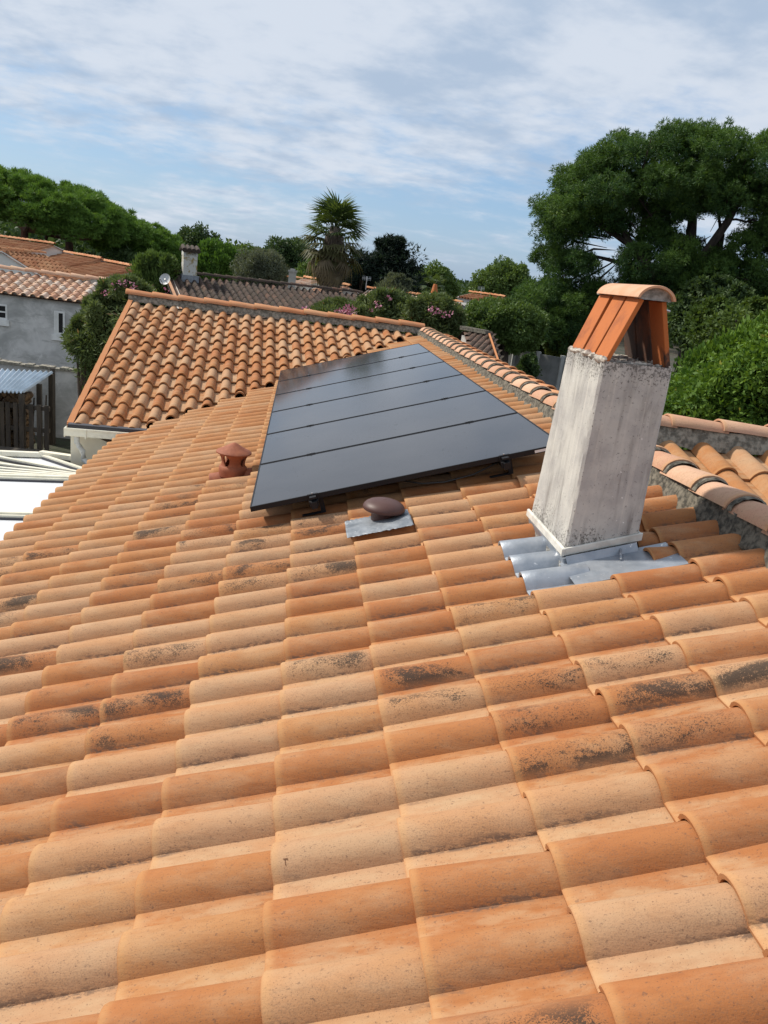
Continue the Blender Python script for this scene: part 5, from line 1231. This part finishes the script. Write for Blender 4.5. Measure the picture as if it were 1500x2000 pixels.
for (x, y) in ((sB.x - .05, sB.y), (sC.x - .06, sC.y + .02), ((sB.x + sC.x) / 2, (sB.y + sC.y) / 2), (sD.x, sD.y), (sA.x, sA.y)):
    m = MB(); m.box(x - .05, x + .05, y - .05, y + .05, 0, sC.z - .05 + (zt1 - sC.z) * max(0, min(1, (y - sC.y) / (sB.y - sC.y)))); m.build('post', M_TIMBER, SH)
pb = at(104, 860, 20.1); m = MB(); m.box(pb.x - .045, pb.x + .045, pb.y - .045, pb.y + .045, 0, 1.85); solo('timber_post', m, M_TIMBER, (pb.x, pb.y, 0), 'mossy timber post standing against the garden wall by the shed', 'post')
for i in range(3):
    p = at(62 + i * 12, 845 + i * 2, 19.3 + i * .2); m = MB(); m.tube([(p.x, p.y, 0), (p.x + .03, p.y + .1, 1.25)], .018, 6)
    solo('stake', m, M_TIMBER, (p.x, p.y, 0), ('thin pale stake leaning at the shed opening, left of three', 'thin pale stake leaning at the shed opening, middle of three', 'thin pale stake leaning at the shed opening, right of three')[i], 'stake', 'stakes at the shed')
pl_c = at(22, 815, 18.75)
for j in range(2):
    t = thing('pallet', (pl_c.x - .35 + j * .95 - .3, pl_c.y, 0), ('upright wooden pallet closing the left half of the shed front', 'upright wooden pallet closing the right half of the shed front')[j], 'pallet', 'pallets in front of the firewood')
    bx_ = WL[t.name]
    for i in range(6):
        m = MB(); x = bx_.x - .42 + i * .165; m.box(x, x + .095, bx_.y - .01, bx_.y + .012, .05, 1.25); m.build('slat', M_TIMBER, t)
    for z in (.12, .62, 1.12):
        m = MB(); m.box(bx_.x - .43, bx_.x + .50, bx_.y + .02, bx_.y + .10, z, z + .09); m.build('rail', M_TIMBER, t)
lg = MB()
for i in range(230):
    x = random.uniform(sD.x - .2, sC.x - .12); z = random.uniform(.08, 1.35); y = pl_c.y + .22 + random.uniform(0, .1); r = random.uniform(.045, .085); lg.tube([(x, y, z), (x + random.uniform(-.03, .03), y + .5, z)], r, random.choice((5, 6, 7)))
solo('firewood_pile', lg, M_LOG, (pl_c.x, pl_c.y + .3, 0), 'stacked split firewood behind the pallets in the shed', 'firewood', kind='stuff')
bt = at(30, 862, 18.0); t = thing('low_bench', (bt.x, bt.y, 0), 'low weathered wooden bench on the dark ground in front of the shed', 'bench')
m = MB(); m.box(bt.x - .5, bt.x + .45, bt.y - .12, bt.y + .15, .33, .37); m.build('seat', M_TIMBER, t)
for s_ in (-.4, .35): m = MB(); m.box(bt.x + s_ - .03, bt.x + s_ + .03, bt.y - .1, bt.y + .12, 0, .33); m.build('leg', M_TIMBER, t)

# ------------------------------------------------------------------ veranda roof below the eave
VR = thing('veranda', (-3.2, 8, 0), 'white polycarbonate veranda roof with cream frame below the eave at the left', 'veranda')
m_poly = plain('white_polycarbonate', (.74, .75, .77), (.66, .67, .68), 1.5, .35)
def vz(x): return 2.20 + (x + 2.1) * .06
ys = [9.0, 7.62, 6.25, 4.9]
for i in range(3):
    m = MB(); y1, y0 = ys[i] - .05, ys[i + 1] + .05; m.add([(-6.0, y0, vz(-6)), (-2.0, y0, vz(-2)), (-2.0, y1, vz(-2)), (-6.0, y1, vz(-6)), (-6.0, y0, vz(-6) - .02), (-2.0, y0, vz(-2) - .02), (-2.0, y1, vz(-2) - .02), (-6.0, y1, vz(-6) - .02)], [(0, 1, 2, 3), (7, 6, 5, 4), (0, 4, 5, 1), (3, 2, 6, 7), (0, 3, 7, 4)]); m.build('roof_sheet', m_poly, VR)
for i, y in enumerate(ys):
    m = MB(); m.bar((-6.0, y, vz(-6) + .02), (-2.0, y, vz(-2) + .02), .10, .05); m.bar((-6.0, y, vz(-6) + .05), (-2.0, y, vz(-2) + .05), .04, .03); m.build('frame_bar', M_CREAMP, VR)
    m = MB(); m.bar((-6.0, y - .06, vz(-6) + .012), (-2.0, y - .06, vz(-2) + .012), .018, .02); m.build('rubber_seal', M_FASCIA, VR)
# hipped end with fanned bars
hub = Vector((-2.05, 9.02, vz(-2) + .03))
fan = [(-3.15, 10.05), (-3.9, 10.0), (-4.8, 9.9), (-6.2, 9.72), (-6.2, 9.45), (-6.2, 9.22)]
for i, (x, y) in enumerate(fan):
    m = MB(); e_ = Vector((x, y, 2.16 - .03 * i)); m.bar(hub, e_, .05, .05); m.build('fan_bar', M_CREAMP, VR); m = MB(); m.bar(hub + Vector((0, -.03, -.01)), e_ + Vector((0, -.045, -.01)), .02, .03); m.build('rubber_seal', M_FASCIA, VR)
    if i < len(fan) - 1:
        x2, y2_ = fan[i + 1]; m = MB(); m.quad(hub - Vector((0, 0, .025)), Vector((x, y, 2.135 - .03 * i)), Vector((x2, y2_, 2.105 - .03 * i))); m.build('roof_sheet', m_poly if i == 0 else plain('cream_polycarbonate', (.62, .60, .48), (.50, .48, .38), 3, .4), VR)
m = MB(); m.bar((-2.0, 9.75, 2.22), (-3.2, 10.1, 2.19), .09, .06); m.bar((-3.1, 10.08, 2.18), (-6.2, 9.9, 2.06), .07, .06); m.build('edge_beam', M_CREAMP, VR)
m = MB(); m.quad((-6.2, 9.8, 0), (-3.1, 10.05, 0), (-3.1, 10.05, 2.12), (-6.2, 9.8, 2.02)); m.quad((-6, 4.9, 0), (-6, 9.8, 0), (-6, 9.8, 2), (-6, 4.9, 2)); m.build('glazed_side', M_CREAMP, VR)
print('objects', len(bpy.data.objects), 'picked', npick)
